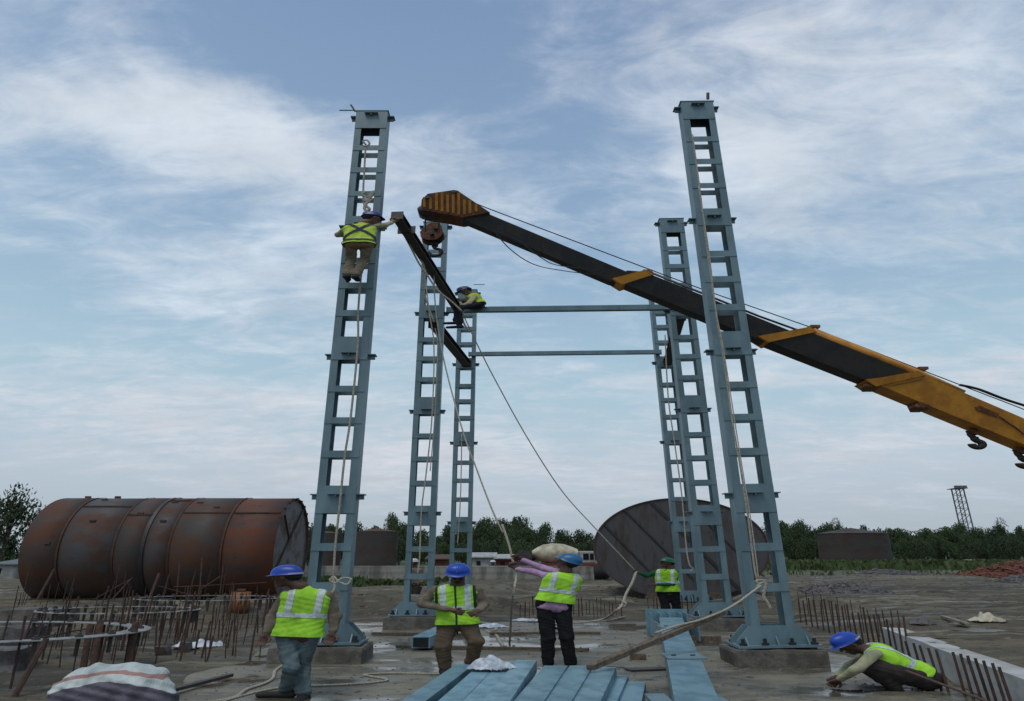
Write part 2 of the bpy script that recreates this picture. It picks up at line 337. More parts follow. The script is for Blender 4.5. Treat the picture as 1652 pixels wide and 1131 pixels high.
def ground_mat():
    m = bpy.data.materials.new('wet_mud'); m.use_nodes = True; nt = m.node_tree; N = nt.nodes; L = nt.links; b = N['Principled BSDF']
    tc = N.new('ShaderNodeTexCoord')
    def noise(s, sc=(1, 1, 1), det=8, ro=.65, off=0):
        mp = N.new('ShaderNodeMapping'); mp.inputs['Scale'].default_value = sc; mp.inputs['Location'].default_value = (off, off, 0); L.new(tc.outputs['Object'], mp.inputs[0])
        n = N.new('ShaderNodeTexNoise'); n.inputs['Scale'].default_value = s; n.inputs['Detail'].default_value = det; n.inputs['Roughness'].default_value = ro; L.new(mp.outputs[0], n.inputs['Vector']); return n.outputs[0]
    def step(v, a, b_, c=0, d=1):
        r = N.new('ShaderNodeMapRange'); r.interpolation_type = 'SMOOTHSTEP'; r.inputs[1].default_value = a; r.inputs[2].default_value = b_; r.inputs[3].default_value = c; r.inputs[4].default_value = d; L.new(v, r.inputs[0]); return r.outputs[0]
    def mix(f, a, b_):
        x = N.new('ShaderNodeMix'); x.data_type = 'RGBA'; L.new(f, x.inputs[0])
        for k, q in ((6, a), (7, b_)):
            if isinstance(q, tuple): x.inputs[k].default_value = (*q, 1)
            else: L.new(q, x.inputs[k])
        return x.outputs[2]
    o = mix(step(noise(.35, (.35, 1, 1)), .38, .62), (.150, .130, .080), (.076, .070, .048))
    o = mix(step(noise(1.3, (.4, 1.5, 1), off=5), .48, .66), o, (.088, .060, .036))
    o = mix(step(noise(2.6, (.5, 1.6, 1), off=9), .56, .72), o, (.20, .18, .125))
    o = mix(step(noise(1.0, (.07, 1.1, 1), 5, .55, 12), .50, .60), o, (.058, .052, .036))
    o = mix(step(noise(1.7, (.06, 1.0, 1), 6, .6, 31), .56, .64), o, (.19, .168, .11))
    o = mix(step(noise(2.2, (.4, 1.2, 1), 9, .7, 17), .54, .64), o, (.045, .038, .029))
    o = mix(step(noise(9, off=2), .52, .75), o, (.040, .034, .027))
    sp = N.new('ShaderNodeSeparateXYZ'); L.new(tc.outputs['Object'], sp.inputs[0])
    gr = N.new('ShaderNodeMath'); gr.operation = 'ADD'; L.new(sp.outputs[1], gr.inputs[0])
    ns = N.new('ShaderNodeMath'); ns.operation = 'MULTIPLY'; L.new(noise(.06, off=3), ns.inputs[0]); ns.inputs[1].default_value = 60; L.new(ns.outputs[0], gr.inputs[1])
    o = mix(step(gr.outputs[0], 78, 100), o, (.045, .068, .024))
    L.new(o, b.inputs['Base Color'])
    L.new(step(noise(.9, (.5, 1, 1), off=4), .34, .50, .35, .95), b.inputs['Roughness'])
    bp = N.new('ShaderNodeBump'); bp.inputs['Strength'].default_value = 1.0; bp.inputs['Distance'].default_value = .12; L.new(noise(3.5, (.7, 1.3, 1), det=12, ro=.72), bp.inputs['Height']); L.new(bp.outputs[0], b.inputs['Normal'])
    return m
g = link_mesh('ground', gv, gf, ground_mat(), smooth=True); tag(g, kind='structure')
# wet concrete slab under the frame, its edge ragged, its level slightly uneven
def slab_mat():
    m = bpy.data.materials.new('wet_slab'); m.use_nodes = True; nt = m.node_tree; N = nt.nodes; L = nt.links; b = N['Principled BSDF']
    tc = N.new('ShaderNodeTexCoord')
    def noise(s, sc=(1, 1, 1), det=8, ro=.62, off=0):
        mp = N.new('ShaderNodeMapping'); mp.inputs['Scale'].default_value = sc; mp.inputs['Location'].default_value = (off, off, 0); L.new(tc.outputs['Object'], mp.inputs[0])
        n = N.new('ShaderNodeTexNoise'); n.inputs['Scale'].default_value = s; n.inputs['Detail'].default_value = det; n.inputs['Roughness'].default_value = ro; L.new(mp.outputs[0], n.inputs['Vector']); return n.outputs[0]
    def step(v, a, b_, c=0, d=1):
        r = N.new('ShaderNodeMapRange'); r.interpolation_type = 'SMOOTHSTEP'; r.inputs[1].default_value = a; r.inputs[2].default_value = b_; r.inputs[3].default_value = c; r.inputs[4].default_value = d; L.new(v, r.inputs[0]); return r.outputs[0]
    def mix(f, a, b_):
        x = N.new('ShaderNodeMix'); x.data_type = 'RGBA'; L.new(f, x.inputs[0])
        for k, q in ((6, a), (7, b_)):
            if isinstance(q, tuple): x.inputs[k].default_value = (*q, 1)
            else: L.new(q, x.inputs[k])
        return x.outputs[2]
    wet = step(noise(.62, (.55, 1.1, 1), off=6), .47, .60)
    o = mix(step(noise(1.1, (.5, 1.2, 1)), .4, .62), (.185, .168, .118), (.096, .088, .062))
    o = mix(step(noise(3.5, (.5, 1.4, 1), off=3), .52, .68), o, (.20, .19, .16))
    o = mix(step(noise(5, (.5, 1.2, 1), off=8), .56, .70), o, (.042, .038, .03))
    dk = N.new('ShaderNodeMix'); dk.data_type = 'RGBA'; dk.blend_type = 'MULTIPLY'; L.new(wet, dk.inputs[0]); L.new(o, dk.inputs[6]); dk.inputs[7].default_value = (.55, .55, .56, 1)
    L.new(dk.outputs[2], b.inputs['Base Color'])
    L.new(step(wet, 0, 1, .62, .10), b.inputs['Roughness'])
    bp = N.new('ShaderNodeBump'); bp.inputs['Distance'].default_value = .02; L.new(noise(11, det=8, ro=.7), bp.inputs['Height']); L.new(step(wet, 0, 1, .8, .06), bp.inputs['Strength']); L.new(bp.outputs[0], b.inputs['Normal'])
    return m
sx = np.arange(-4.9, 6.3, .1); sy = np.arange(5.0, 17.4, .1); SX, SY = np.meshgrid(sx, sy)
nz = .012 * vnoise(SX * 1.3, SY * 1.9) + .006 * vnoise(SX * 5, SY * 5)
edge = np.minimum(np.minimum(SX + 4.9, 6.2 - SX), 17.3 - SY) + .5 * vnoise(SX * .9, SY * .9) - .15
dW = (WB - WA); nrm = Vector((-dW.y, dW.x, 0)).normalized(); nrm = nrm if nrm.x > 0 else -nrm
sd = (SX - WA.x) * nrm.x + (SY - WA.y) * nrm.y
edge = np.minimum(edge, -sd + .05)
SZ = nz + .002 - .22 * (1 - sstep(0, .14, edge))
keep = edge > -.35
m_ = len(sx); ii = (np.arange(len(sy) - 1)[:, None] * m_ + np.arange(m_ - 1)[None, :]); ii = ii[keep[:-1, :-1] & keep[1:, 1:] & keep[1:, :-1] & keep[:-1, 1:]].ravel()
o = link_mesh('concrete_slab', np.stack([SX.ravel(), SY.ravel(), SZ.ravel()], 1), np.stack([ii, ii + 1, ii + 1 + m_, ii + m_], 1), slab_mat(), smooth=True); tag(o, kind='structure')

# ------------------------------------------------------------------ steel columns on pedestals
ZB = [(10.80, 11.27, 2), (10.20, 10.33, 0), (9.62, 9.75, 0), (9.02, 9.14, 0), (8.12, 8.52, 1), (7.40, 7.53, 0), (6.83, 6.96, 0), (6.22, 6.35, 0), (5.30, 5.78, 1),
      (4.65, 4.77, 0), (4.03, 4.15, 0), (3.39, 3.52, 0), (2.39, 2.88, 1), (1.75, 1.88, 0), (1.10, 1.23, 0)]
def make_column():
    t = thing('lattice_column', (0, 0, 0), 'x', 'steel column', 'blue grey built-up steel columns of the frame')
    for s in (-1, 1):
        b = MB()
        x0, x1 = sorted((s * .36, s * .335)); b.box(x0, x1, -.13, .13, .30, 11.27)
        x0, x1 = sorted((s * .335, s * .212))
        b.box(x0, x1, -.13, -.118, .30, 11.27); b.box(x0, x1, .118, .13, .30, 11.27)
        b.build('leg', M_col, t)
    for z0, z1, k in ZB:
        for s in (-1, 1):
            y0, y1 = sorted((s * .13, s * .141))
            b = MB().box(-.357, .357, y0, y1, z0, z1); b.build('end_plate' if k == 2 else ('joint_plate' if k else 'batten'), M_col, t)
        if k:
            zz = (z1 - .10) if k == 2 else z0 + .20 if z0 > 8 else z0 + (.12 if z0 > 5 else .33)
            b = MB().box(-.15, .15, -.22, -.142, zz, zz + .016).box(-.012, .012, -.20, -.142, zz - .04, zz - .001)
            b.build('bracket', M_col, t)
            for s in (-1, 1):
                x0, x1 = sorted((s * .362, s * .50)); b = MB().box(x0, x1, -.08, .08, zz, zz + .018)
                x0, x1 = sorted((s * .362, s * .48)); b.box(x0, x1, -.01, .01, zz - .08, zz - .001); b.build('bracket', M_col, t)
    MB().box(-.38, .38, -.15, .15, 11.272, 11.29).build('top_plate', M_col, t)
    for s in (-1, 1):
        y0, y1 = sorted((s * .143, s * .158))
        out = [(-.65, .302), (.65, .302), (.65, .36), (.41, .58), (-.41, .58), (-.65, .36)]
        MB().prism([(x, y0, z) for x, z in out], [(x, y1, z) for x, z in out]).build('gusset_plate', M_col, t)
        b = MB()
        for k in (-.5, 0, .5):
            b.add([(k - .012, s * .159, .302), (k + .012, s * .159, .302), (k + .012, s * .27, .302), (k - .012, s * .27, .302), (k - .012, s * .159, .42), (k + .012, s * .159, .42), (k + .012, s * .175, .42), (k - .012, s * .175, .42)],
                  [(0, 1, 2, 3), (4, 5, 6, 7), (0, 1, 5, 4), (1, 2, 6, 5), (2, 3, 7, 6), (3, 0, 4, 7)])
        b.build('stiffener', M_col, t)
    MB().box(-.68, .68, -.31, .31, .265, .30).build('base_plate', M_col, t)
    for x in (-.58, -.22, .22, .58):
        for y in (-.25, .25):
            MB().cyl((x, y, .20), (x, y, .40), .018, 8).cyl((x, y, .302), (x, y, .335), .036, 6).build('anchor_bolt', M_bolt, t)
    return t
def base_of(px, Yc, z=.6, py=None):   # column centre from its px near the foot
    d = Yc * cos(PITCH) + (z - EYE) * sin(PITCH); return (px - 826) * d / FPX
cols = [(base_of(527, 11.2), 11.2, 'tall blue grey steel column with the climbing worker, front left of the frame'),
        (base_of(1243, 10.9), 10.9, 'tall blue grey steel column front right, nearest the squatting worker'),
        (base_of(675, 16.0), 16.0, 'blue grey steel column in the middle of the left row, behind the hook block'),
        (base_of(1155, 15.8), 15.8, 'blue grey steel column in the middle of the right row, crossed by the crane boom'),
        (base_of(742, 20.9), 20.9, 'farthest blue grey steel column of the left row, behind the seated worker'),
        (base_of(1113, 20.7), 20.7, 'farthest blue grey steel column of the right row, partly behind another column')]
proto = make_column(); regkids(proto)
LEANS = [0, radians(-1.0), 0, radians(-1.0), 0, radians(-1.0)]      # the right row stands a touch out of plumb
colobj = []
for i, (x, y, lab) in enumerate(cols):
    o = proto if i == 0 else copy_tree(proto, (x, y, 0))
    o.location = (x, y, 0); o['label'] = lab; o.rotation_euler = (0, LEANS[i], 0); colobj.append(o)
def colx(i, z): return cols[i][0] + z * math.tan(LEANS[i])
# concrete pedestals
pd = ['front left steel column', 'front right steel column', 'middle left steel column', 'middle right steel column', 'farthest left steel column', 'farthest right steel column']
def rough_block(x0, x1, y0, y1, z0, z1, name, m, parent=None, loc=None, n=7, amp=.02, seed=0):
    b = bmesh.new(); bmesh.ops.create_cube(b, size=1); bmesh.ops.subdivide_edges(b, edges=b.edges[:], cuts=n, use_grid_fill=True)
    for v in b.verts:
        x = x0 + (v.co.x + .5) * (x1 - x0); y = y0 + (v.co.y + .5) * (y1 - y0); z = z0 + (v.co.z + .5) * (z1 - z0)
        r = Vector((vn(x * 3 + seed, z * 5 + y), vn(y * 4 + seed, z * 5 + 7), vn(x * 3, y * 4 + seed + 3) * .7)) * amp * 2
        on = (abs(abs(v.co.x) - .5) < 1e-4) + (abs(abs(v.co.y) - .5) < 1e-4) + (abs(abs(v.co.z) - .5) < 1e-4)
        c = Vector(((x0 + x1) / 2, (y0 + y1) / 2, (z0 + z1) / 2)); p = Vector((x, y, z)) + r
        if on > 1: p += (c - p) * .012 * on
        v.co = p - Vector(loc or (0, 0, 0))
    me = bpy.data.meshes.new(name); b.to_mesh(me); b.free(); me.materials.append(m)
    o = bpy.data.objects.new(name, me); C.objects.link(o); o.location = loc or (0, 0, 0)
    if parent is not None: o.parent = parent; o.location = (0, 0, 0)
    return o
def vn(x, y): return float(vnoise(np.array([x]), np.array([y]))[0])
for i, (x, y, lab) in enumerate(cols):
    w = .76 if i else .80
    o = rough_block(x - w - .03, x + w - .05, y - .44, y + .44, -.12, .245, 'concrete_pedestal', M_conc, loc=(x, y, 0), seed=i)
    tag(o, 'low grey concrete pedestal under the ' + pd[i], 'pedestal', 'concrete pedestals under the columns')
# rods poking out at the column tops
def rod(p0, p1, r, label): o = MB().tube([p0, p1], r, 6).build('steel_rod', M_darksteel, loc=tuple(p0)); tag(o, label, 'rod')
rod(at(548, 178, 11.0), at(572, 178, 11.1), .012, 'short dark rod poking out left from the top of the front left column')
rod(at(566, 169, 11.1), at(573, 180, 11.1), .012, 'small upright rod at the top of the front left column')
rod(at(1142, 150, 10.8), at(1142, 160, 10.8), .02, 'small upright stub on the top of the front right column')
rod(at(1098, 361, 15.6), at(1120, 361, 15.6), .01, 'thin rod at the top of the middle right column')
rod(at(764, 459, 20.7), at(782, 459, 20.7), .012, 'thin rod at the top of the farthest left column')

# ------------------------------------------------------------------ frame beams
CH = lambda w, h, t=.012: [(-w / 2, h / 2), (-w / 2, -h / 2), (-w / 2 + t, -h / 2), (-w / 2 + t, h / 2 - t), (w / 2 - t, h / 2 - t), (w / 2 - t, -h / 2), (w / 2, -h / 2), (w / 2, h / 2)]
def ibeam(p0, p1, w, h, name, m, label, cat='steel beam', group=None, ends=True, box=False):
    t = thing(name, tuple(p0), label, cat, group)
    tw = .012; I = [(-w / 2, -h / 2), (w / 2, -h / 2), (w / 2, -h / 2 + tw), (tw / 2, -h / 2 + tw), (tw / 2, h / 2 - tw), (w / 2, h / 2 - tw), (w / 2, h / 2), (-w / 2, h / 2), (-w / 2, h / 2 - tw), (-tw / 2, h / 2 - tw), (-tw / 2, -h / 2 + tw), (-w / 2, -h / 2 + tw)]
    if box: I = [(-w / 2, -h / 2), (w / 2, -h / 2), (w / 2, h / 2), (-w / 2, h / 2)]
    MB().sweep([p0, p1], I).build('beam_section', m, t)
    if ends:
        d = (Vector(p1) - Vector(p0)).normalized() * .02
        for q, s in ((p0, -1), (p1, 1)):
            q = Vector(q); MB().bar(q + d * s * .1, q + d * s, w * 1.25, h * 1.25).build('end_plate', m, t)
    return t
ibeam(at(722, 500.5, 15.95), at(1088, 496, 15.68), .12, .15, 'cross_beam', M_col, 'long thin blue grey cross beam the worker sits on, between the middle columns', group='cross beams joining the left and right columns', box=True)
ibeam(at(757, 571.5, 20.7), at(1066, 568, 20.5), .12, .14, 'cross_beam', M_col, 'lower looking blue grey cross beam between the two farthest columns', group='cross beams joining the left and right columns', box=True)
zz = 8.35
ibeam((colx(2, zz) + .05, 16.3, zz - .25), (colx(4, zz) + .05, 20.6, zz - .1), .16, .2, 'side_beam', M_darksteel, 'short dark side beam linking middle and farthest left columns below the sitting worker', group='side beams along the rows')
ibeam((colx(3, zz) + .05, 16.1, zz - .1), (colx(5, zz), 20.4, zz - .1), .14, .2, 'side_beam', M_darksteel, 'short dark side beam linking middle and farthest right columns', group='side beams along the rows')
# the beam being lifted in
S0 = at(641, 348, 10.95); S1 = at(739, 499, 15.5)
t = ibeam(S0, S1, .115, .16, 'lifted_beam', mat('shaded_beam_steel', (.05, .058, .060), (.085, .06, .045), .55, scale=4, bump=.15), 'dark weathered beam hanging at an angle from the crane beside the climbing worker', ends=False)  # dark base colour holds the shade of the underside; brown is mottling
d = (S1 - S0).normalized()
MB().bar(S0 - d * .02, S0, .14, .18).build('end_plate', M_darksteel, t)
q = S0 + d * .55; MB().bar(q - d * .012, q + d * .012, .21, .18).build('stiffener', M_darksteel, t)

# ------------------------------------------------------------------ crane
def crane():
    D = 15.3
    root = thing('mobile_crane', (13.5, 15.2, 0), 'amber and black mobile crane reaching its long telescopic boom into the frame from the right', 'crane')
    def sec(pts, th, name, m, off=0.0, parent=root, bev=.01):
        front = [atd(px, py, D) for px, py in pts]; front = [Vector((p.x, p.y + off, p.z)) for p in front]
        back = [Vector((p.x, p.y + th, p.z)) for p in front]
        return MB().prism(front, back).build(name, m, parent)
    # telescopic boom, slimmest section first (photo outline of the side plate; each a real box)
    s1 = sec([(742, 341), (790, 342), (1020, 438), (1020, 458), (985, 450), (745, 349)], .26, 'boom_section', M_blackpaint, .12)
    s2 = sec([(1012, 434), (1040, 436), (1300, 541), (1300, 575), (1225, 545), (1000, 452)], .34, 'boom_section', M_blackpaint, .08)
    s3 = sec([(1228, 536), (1312, 532), (1480, 600), (1452, 630), (1398, 612), (1232, 547)], .42, 'boom_section', M_blackpaint, .04)
    s4 = sec([(1398, 612), (1482, 602), (1652, 675), (1790, 734), (1790, 778), (1652, 717), (1420, 622)], .50, 'boom_section', M_yellow, 0)
    # collars
    def collar(a, b, c, d_, th, off):
        o = sec([a, b, c, d_], th, 'collar', M_yellow, off); return o
    collar((988, 448), (1042, 434), (1056, 441), (1004, 458), .42, .04)
    collar((1224, 542), (1308, 527), (1318, 535), (1240, 552), .50, 0)
    collar((1396, 614), (1480, 599), (1492, 606), (1412, 624), .58, -.04)
    # rope guides standing on the collars
    def lug(px, py, qx, qy, r, name='rope_guide', m=M_yellowdk):
        a = atd(px, py, D); b = atd(qx, qy, D); a.y += .2; b.y += .2
        MB().bar(a, b, .12, .10).bar(b + Vector((-.12, 0, 0)), b + Vector((.12, 0, 0)), .14, .07).build(name, m, root)
    lug(1038, 440, 1047, 433, 1); lug(1300, 532, 1320, 523, 1); lug(1480, 604, 1496, 591, 1)
    # top rails / extension cylinders seen as lines above the black sections
    a = [atd(1050, 440, D), atd(1228, 512, D), atd(1300, 538, D)]
    MB().tube([p + Vector((0, .15, .10)) for p in a], .025, 6).build('hydraulic_pipe', M_blackpaint, root, True)
    a = [atd(1312, 533, D), atd(1480, 600, D), atd(1556, 634, D)]
    MB().tube([p + Vector((0, .1, .03)) for p in a], .085, 10).build('hydraulic_pipe', M_yellow, root, True)
    a = [atd(1560, 640, D), atd(1680, 690, D), atd(1790, 735, D)]
    MB().tube([p + Vector((0, .1, .05)) for p in a], .035, 8).build('hydraulic_pipe', M_blackpaint, root, True)
    a = [atd(1550, 627, D), atd(1580, 634, D), atd(1625, 651, D), atd(1680, 668, D)]
    MB().tube(spline([p + Vector((0, 0, .1)) for p in a]), .03, 8).build('hose', M_black, root, True)
    # slot and bracing on the side plate of the yellow section
    f = Vector((0, -.02, 0))
    MB().prism([atd(x, y, D) + f for x, y in [(1572, 657), (1580, 655), (1612, 668), (1608, 674), (1576, 663)]], [atd(x, y, D) + f * .3 for x, y in [(1572, 657), (1580, 655), (1612, 668), (1608, 674), (1576, 663)]]).build('side_slot', M_yellowdk, root)
    MB().bar(atd(1612, 672, D) + f, atd(1652, 700, D) + f, .02, .03).build('side_rib', M_yellowdk, root)
    MB().bar(atd(1440, 622, D) + f, atd(1488, 612, D) + f, .02, .015).build('side_rib', M_yellowdk, root)
    # sheave lugs under the yellow section
    for px, py in ((1406, 621), (1486, 655)):
        c = atd(px, py, D)
        MB().cyl(c + Vector((0, .0, 0)), c + Vector((0, .26, 0)), .085, 16).build('roller', M_yellowdk, root, True)
        MB().prism([atd(px - 6, py - 8, D), atd(px + 14, py - 2, D), atd(px + 16, py + 4, D), atd(px, py + 4, D)], [atd(px - 6, py - 8, D) + Vector((0, .45, 0)), atd(px + 14, py - 2, D) + Vector((0, .45, 0)), atd(px + 16, py + 4, D) + Vector((0, .45, 0)), atd(px, py + 4, D) + Vector((0, .45, 0))]).build('roller_lug', M_yellowdk, root)
    # boom head: two cheek plates with amber and dark bars
    hp = [(679, 330), (680, 320), (690, 311), (732, 305), (738, 306), (790, 341), (746, 349), (716, 343), (682, 338)]
    head = sec(hp, .5, 'boom_head', M_yellowdk, .04)
    hd = MB()
    tops = {684: 317, 694: 312, 704: 310, 713: 309, 722: 308, 731: 307.5, 740: 310, 749: 316, 758: 322, 768: 328}
    bots = {684: 333, 694: 336, 704: 338, 713: 340, 722: 341, 731: 343, 740: 345, 749: 345, 758: 343, 768: 340}
    for i, x in enumerate(sorted(tops)):
        y0 = tops[x]; y1 = bots[x]
        if i % 3 == 1: y0 += 5
        pts = [(x - 2.3, y0), (x + 2.1, y0 + .6), (x + 2.3, y1), (x - 2.1, y1)]
        fr = [atd(a_, b_, D) + Vector((0, .024, 0)) for a_, b_ in pts]; bk = [p + Vector((0, .014, 0)) for p in fr]; hd.prism(fr, bk)
    hd.build('stripe_bar', M_yellow, head, loc=parent_origin(root))
    for px, py in ((690, 318), (732, 309)):
        c = atd(px, py, D); MB().cyl(c + Vector((0, .0, 0)), c + Vector((0, .5, 0)), .035, 10).build('pin', M_bolt, head, loc=parent_origin(root))
    for px in (687, 705):
        c = atd(px, 333, D); MB().cyl(c + Vector((0, .12, 0)), c + Vector((0, .45, 0)), .13, 18).build('sheave', M_darksteel, head, True, loc=parent_origin(root))
    # hoist rope along the boom
    a = [atd(740, 309, D), atd(790, 329, D), atd(1140, 461, D), atd(1320, 524, D), atd(1496, 592, D), atd(1652, 652, D), atd(1790, 706, D)]
    MB().tube([p + Vector((0, .25, 0)) for p in a], .012, 6).build('hoist_rope', M_wire, root)
    # slack hoses below the slim section
    MB().tube(spline([atd(795, 370, D), atd(822, 401, D), atd(860, 426, D), atd(910, 437, D), atd(985, 446, D)]), .010, 6).build('slack_hose', M_wire, root)
    MB().tube(spline([atd(797, 372, D), atd(835, 388, D), atd(872, 415, D), atd(900, 428, D), atd(968, 436, D)]), .010, 6).build('slack_hose', M_wire, root)
    # falls down to the hook block
    hb = at(697, 378, 13.4 + 1.2)
    for px in (684, 706):
        MB().tube([atd(px, 334, D) + Vector((0, .25, 0)), atd(px, 366, D) + Vector((0, .25, 0))], .012, 6).build('fall_rope', M_wire, root)
    # the rest of the machine, to the right of the view: boom foot, turntable, carrier
    foot = atd(1790, 756, D)
    MB().prism([(foot.x - .3, foot.y - .2, foot.z - .35), (foot.x + 2.4, foot.y - .2, foot.z - 1.0), (foot.x + 2.4, foot.y - .2, 1.5), (foot.x + .6, foot.y - .2, 1.5)],
               [(foot.x - .3, foot.y + 1.1, foot.z - .35), (foot.x + 2.4, foot.y + 1.1, foot.z - 1.0), (foot.x + 2.4, foot.y + 1.1, 1.5), (foot.x + .6, foot.y + 1.1, 1.5)]).build('boom_mount', M_yellow, root)
    bx = foot.x + .5
    MB().box(bx - .8, bx + 8, foot.y - 1.0, foot.y + 1.9, .85, 1.35).box(bx - .6, bx + 2.6, foot.y - .8, foot.y + 1.7, 1.351, 1.6).build('chassis', M_yellow, root, bevel=.03)
    MB().box(bx + 5, bx + 7.9, foot.y - 1.0, foot.y + 1.9, 1.352, 2.7).build('cab', M_yellow, root, bevel=.08)
    MB().box(bx + 5.4, bx + 7.5, foot.y - 1.02, foot.y - 1.001, 1.8, 2.5).build('window', M_glass, root)
    for k in (.6, 5.2):
        for y in (foot.y - 1.0, foot.y + 1.5):
            MB().cyl((bx + k, y, .55), (bx + k, y + .4, .55), .55, 24).build('wheel', M_black, root, True)
    return root
crane()
# hook block under the boom head
def hook_block():
    c = at(697, 380, 14.7)
    t = thing('hook_block', tuple(c), 'rusty brown pulley block with hook hanging right under the striped boom head', 'hook block')
    k = 15.3 / FPX
    out = [(-20, -2), (-12, -12), (-2, -20), (10, -20), (18, -12), (20, 0), (16, 8), (8, 14), (-8, 14), (-18, 8)]
    for y in (-.16, .14):
        fr = [Vector((c.x + a * k, c.y + y, c.z - b * k)) for a, b in out]
        MB().prism(fr, [p + Vector((0, .035, 0)) for p in fr]).build('cheek_plate', M_hookblk, t, bevel=.008)
    MB().cyl((c.x - .08, c.y - .12, c.z + .02), (c.x - .08, c.y + .13, c.z + .02), .12, 20).cyl((c.x + .16, c.y - .12, c.z - .02), (c.x + .16, c.y + .13, c.z - .02), .10, 20).build('sheave', M_rust, t, True)
    MB().cyl((c.x + .02, c.y - .22, c.z - .05), (c.x + .02, c.y + .2, c.z - .05), .035, 10).cyl((c.x + .12, c.y - .22, c.z + .12), (c.x + .12, c.y + .2, c.z + .12), .03, 10).build('pin', M_bolt, t)
    MB().bar((c.x + .05, c.y, c.z - .18), (c.x + .1, c.y, c.z - .34), .1, .1).tube(spline([(c.x + .1, c.y, c.z - .32), (c.x + .1, c.y, c.z - .4), (c.x + .26, c.y, c.z - .46), (c.x + .24, c.y, c.z - .6), (c.x + .04, c.y, c.z - .63), (c.x - .1, c.y, c.z - .52)]), .035, 8).build('hook', M_hook, t, True)
hook_block()
def small_hook(px, py, label, s=1.0):
    D = 15.3; k = D / FPX * s; c = atd(px, py, D); c.y += .25
    t = thing('spare_hook', tuple(c), label, 'hook', 'small spare hooks below the crane boom')
    p = lambda a, b, y=0: Vector((c.x + a * k, c.y + y, c.z - b * k))
    MB().prism([p(-7, -2, -.1), p(4, -6, -.1), p(13, 1, -.1), p(10, 8, -.1), p(-3, 6, -.1)], [p(-7, -2, .1), p(4, -6, .1), p(13, 1, .1), p(10, 8, .1), p(-3, 6, .1)]).build('shackle', M_hookblk, t, bevel=.01)
    MB().tube([p(-4, 4), p(-2, 9), p(3, 14)], .05, 10).build('swivel', M_hook, t, True)
    a = [p(3, 12), p(4, 17)] + [p(6 + 11 * cos(th), 27 + 6.6 * sin(th)) for th in np.radians(np.linspace(-75, 185, 22))]
    MB().tube(a, .062, 10).build('hook', M_hook, t, True)
small_hook(1578, 693, 'black steel hook hanging below the amber boom inside the right edge of view', .78)
small_hook(1655, 724, 'black steel hook cut off by the right edge of the picture', .8)

# ------------------------------------------------------------------ tanks
def ring_pts(cx, cy, cz, ry, rz, n=72): return [(cx, cy - ry * cos(2 * pi * k / n), cz + rz * sin(2 * pi * k / n)) for k in range(n)]
def big_tank():
    cy, R = 24.5, 1.9; X = [-17.75, -16.4, -14.4, -13.36, -12.4, -10.5, -8.6]; ms = [T1, T2, T3, T2, T3, T4]
    t = thing('rusty_storage_tank', (-13, cy, 0), 'huge rust brown steel tank lying on its side, left of the frame', 'tank'); n = 72; cz = R + .0
    for i in range(6):
        r = R + (.0 if i % 2 else .012); v = []; f = []
        for j, x in enumerate((X[i], X[i + 1])):
            for rr in (r, r - .03): v += ring_pts(x, cy, cz, rr, rr, n)
        for k in range(n):
            k2 = (k + 1) % n
            f += [(k, k2, 2 * n + k2, 2 * n + k), (n + k2, n + k, 3 * n + k, 3 * n + k2), (k, n + k, n + k2, k2), (2 * n + k2, 3 * n + k2, 3 * n + k, 2 * n + k)]
        MB().add(v, f).build('shell_course', ms[i], t, True)
        if i:
            w = .04 if i != 3 else .07; v = []; f = []
            for x in (X[i] - w, X[i] + w): v += ring_pts(x, cy, cz, R + .03, R + .03, n)
            for k in range(n): f.append((k, (k + 1) % n, n + (k + 1) % n, n + k))
            MB().add(v, f).build('weld_band', M_seam if i != 3 else M_blackpaint, t, True)
    # right end plate and its braces, left end stays open with a rim
    b = MB(); b.v = ring_pts(X[-1] - .10, cy, cz, R - .02, R - .02, n) + ring_pts(X[-1] - .14, cy, cz, R - .02, R - .02, n); b.f = [tuple(range(n)), tuple(range(2 * n - 1, n - 1, -1))]
    b.build('end_plate', T5, t)
    x = X[-1] - .05
    MB().bar((x, cy - 1.5, cz - .9), (x, cy + .9, cz + 1.5), .03, .05).build('brace', T3, t)
    MB().bar((x - .02, cy - 1.0, cz + 1.2), (x - .02, cy - .2, cz + .3), .03, .04).build('brace', T3, t)
    for k in range(9):   # scalloped rust edge lugs on the rim
        a = radians(35 + 14 * k); MB().box(x - .02, x + .08, cy - (R - .03) * cos(a) - .05, cy - (R - .03) * cos(a) + .05, cz + (R - .03) * sin(a) - .05, cz + (R - .03) * sin(a) + .05).build('rim_lug', M_rust, t)
    # long plate seams
    for (x0, x1, a) in ((X[1], X[2], 52), (X[2], X[3], 38), (X[4], X[5], 41), (X[5], X[6], 41), (X[3], X[4], 66)):
        y = cy - (R + .02) * cos(radians(a)); z = cz + (R + .02) * sin(radians(a)); MB().box(x0 + .06, x1 - .06, y - .03, y + .03, z - .03, z + .02).build('plate_seam', M_seam, t)
    for px in (142, 190): 
        p = at(px, 803, cy); MB().cyl((p.x, cy, 2 * R - .02), (p.x, cy, 2 * R + .09), .07, 10).build('nozzle', M_rust, t)
    for k, (xx, aa) in enumerate([(-15.9, 70), (-15.5, 30), (-13.9, 40), (-13.0, 62), (-12.9, 30), (-12.0, 60), (-16.8, 5), (-11.2, 50)]):
        y = cy - (R + .02) * cos(radians(aa)); z = cz + (R + .02) * sin(radians(aa)); MB().box(xx - .12, xx + .1, y - .04, y + .03, z - .03, z + .03).build('lifting_lug', M_darksteel, t)
    return t
big_tank()
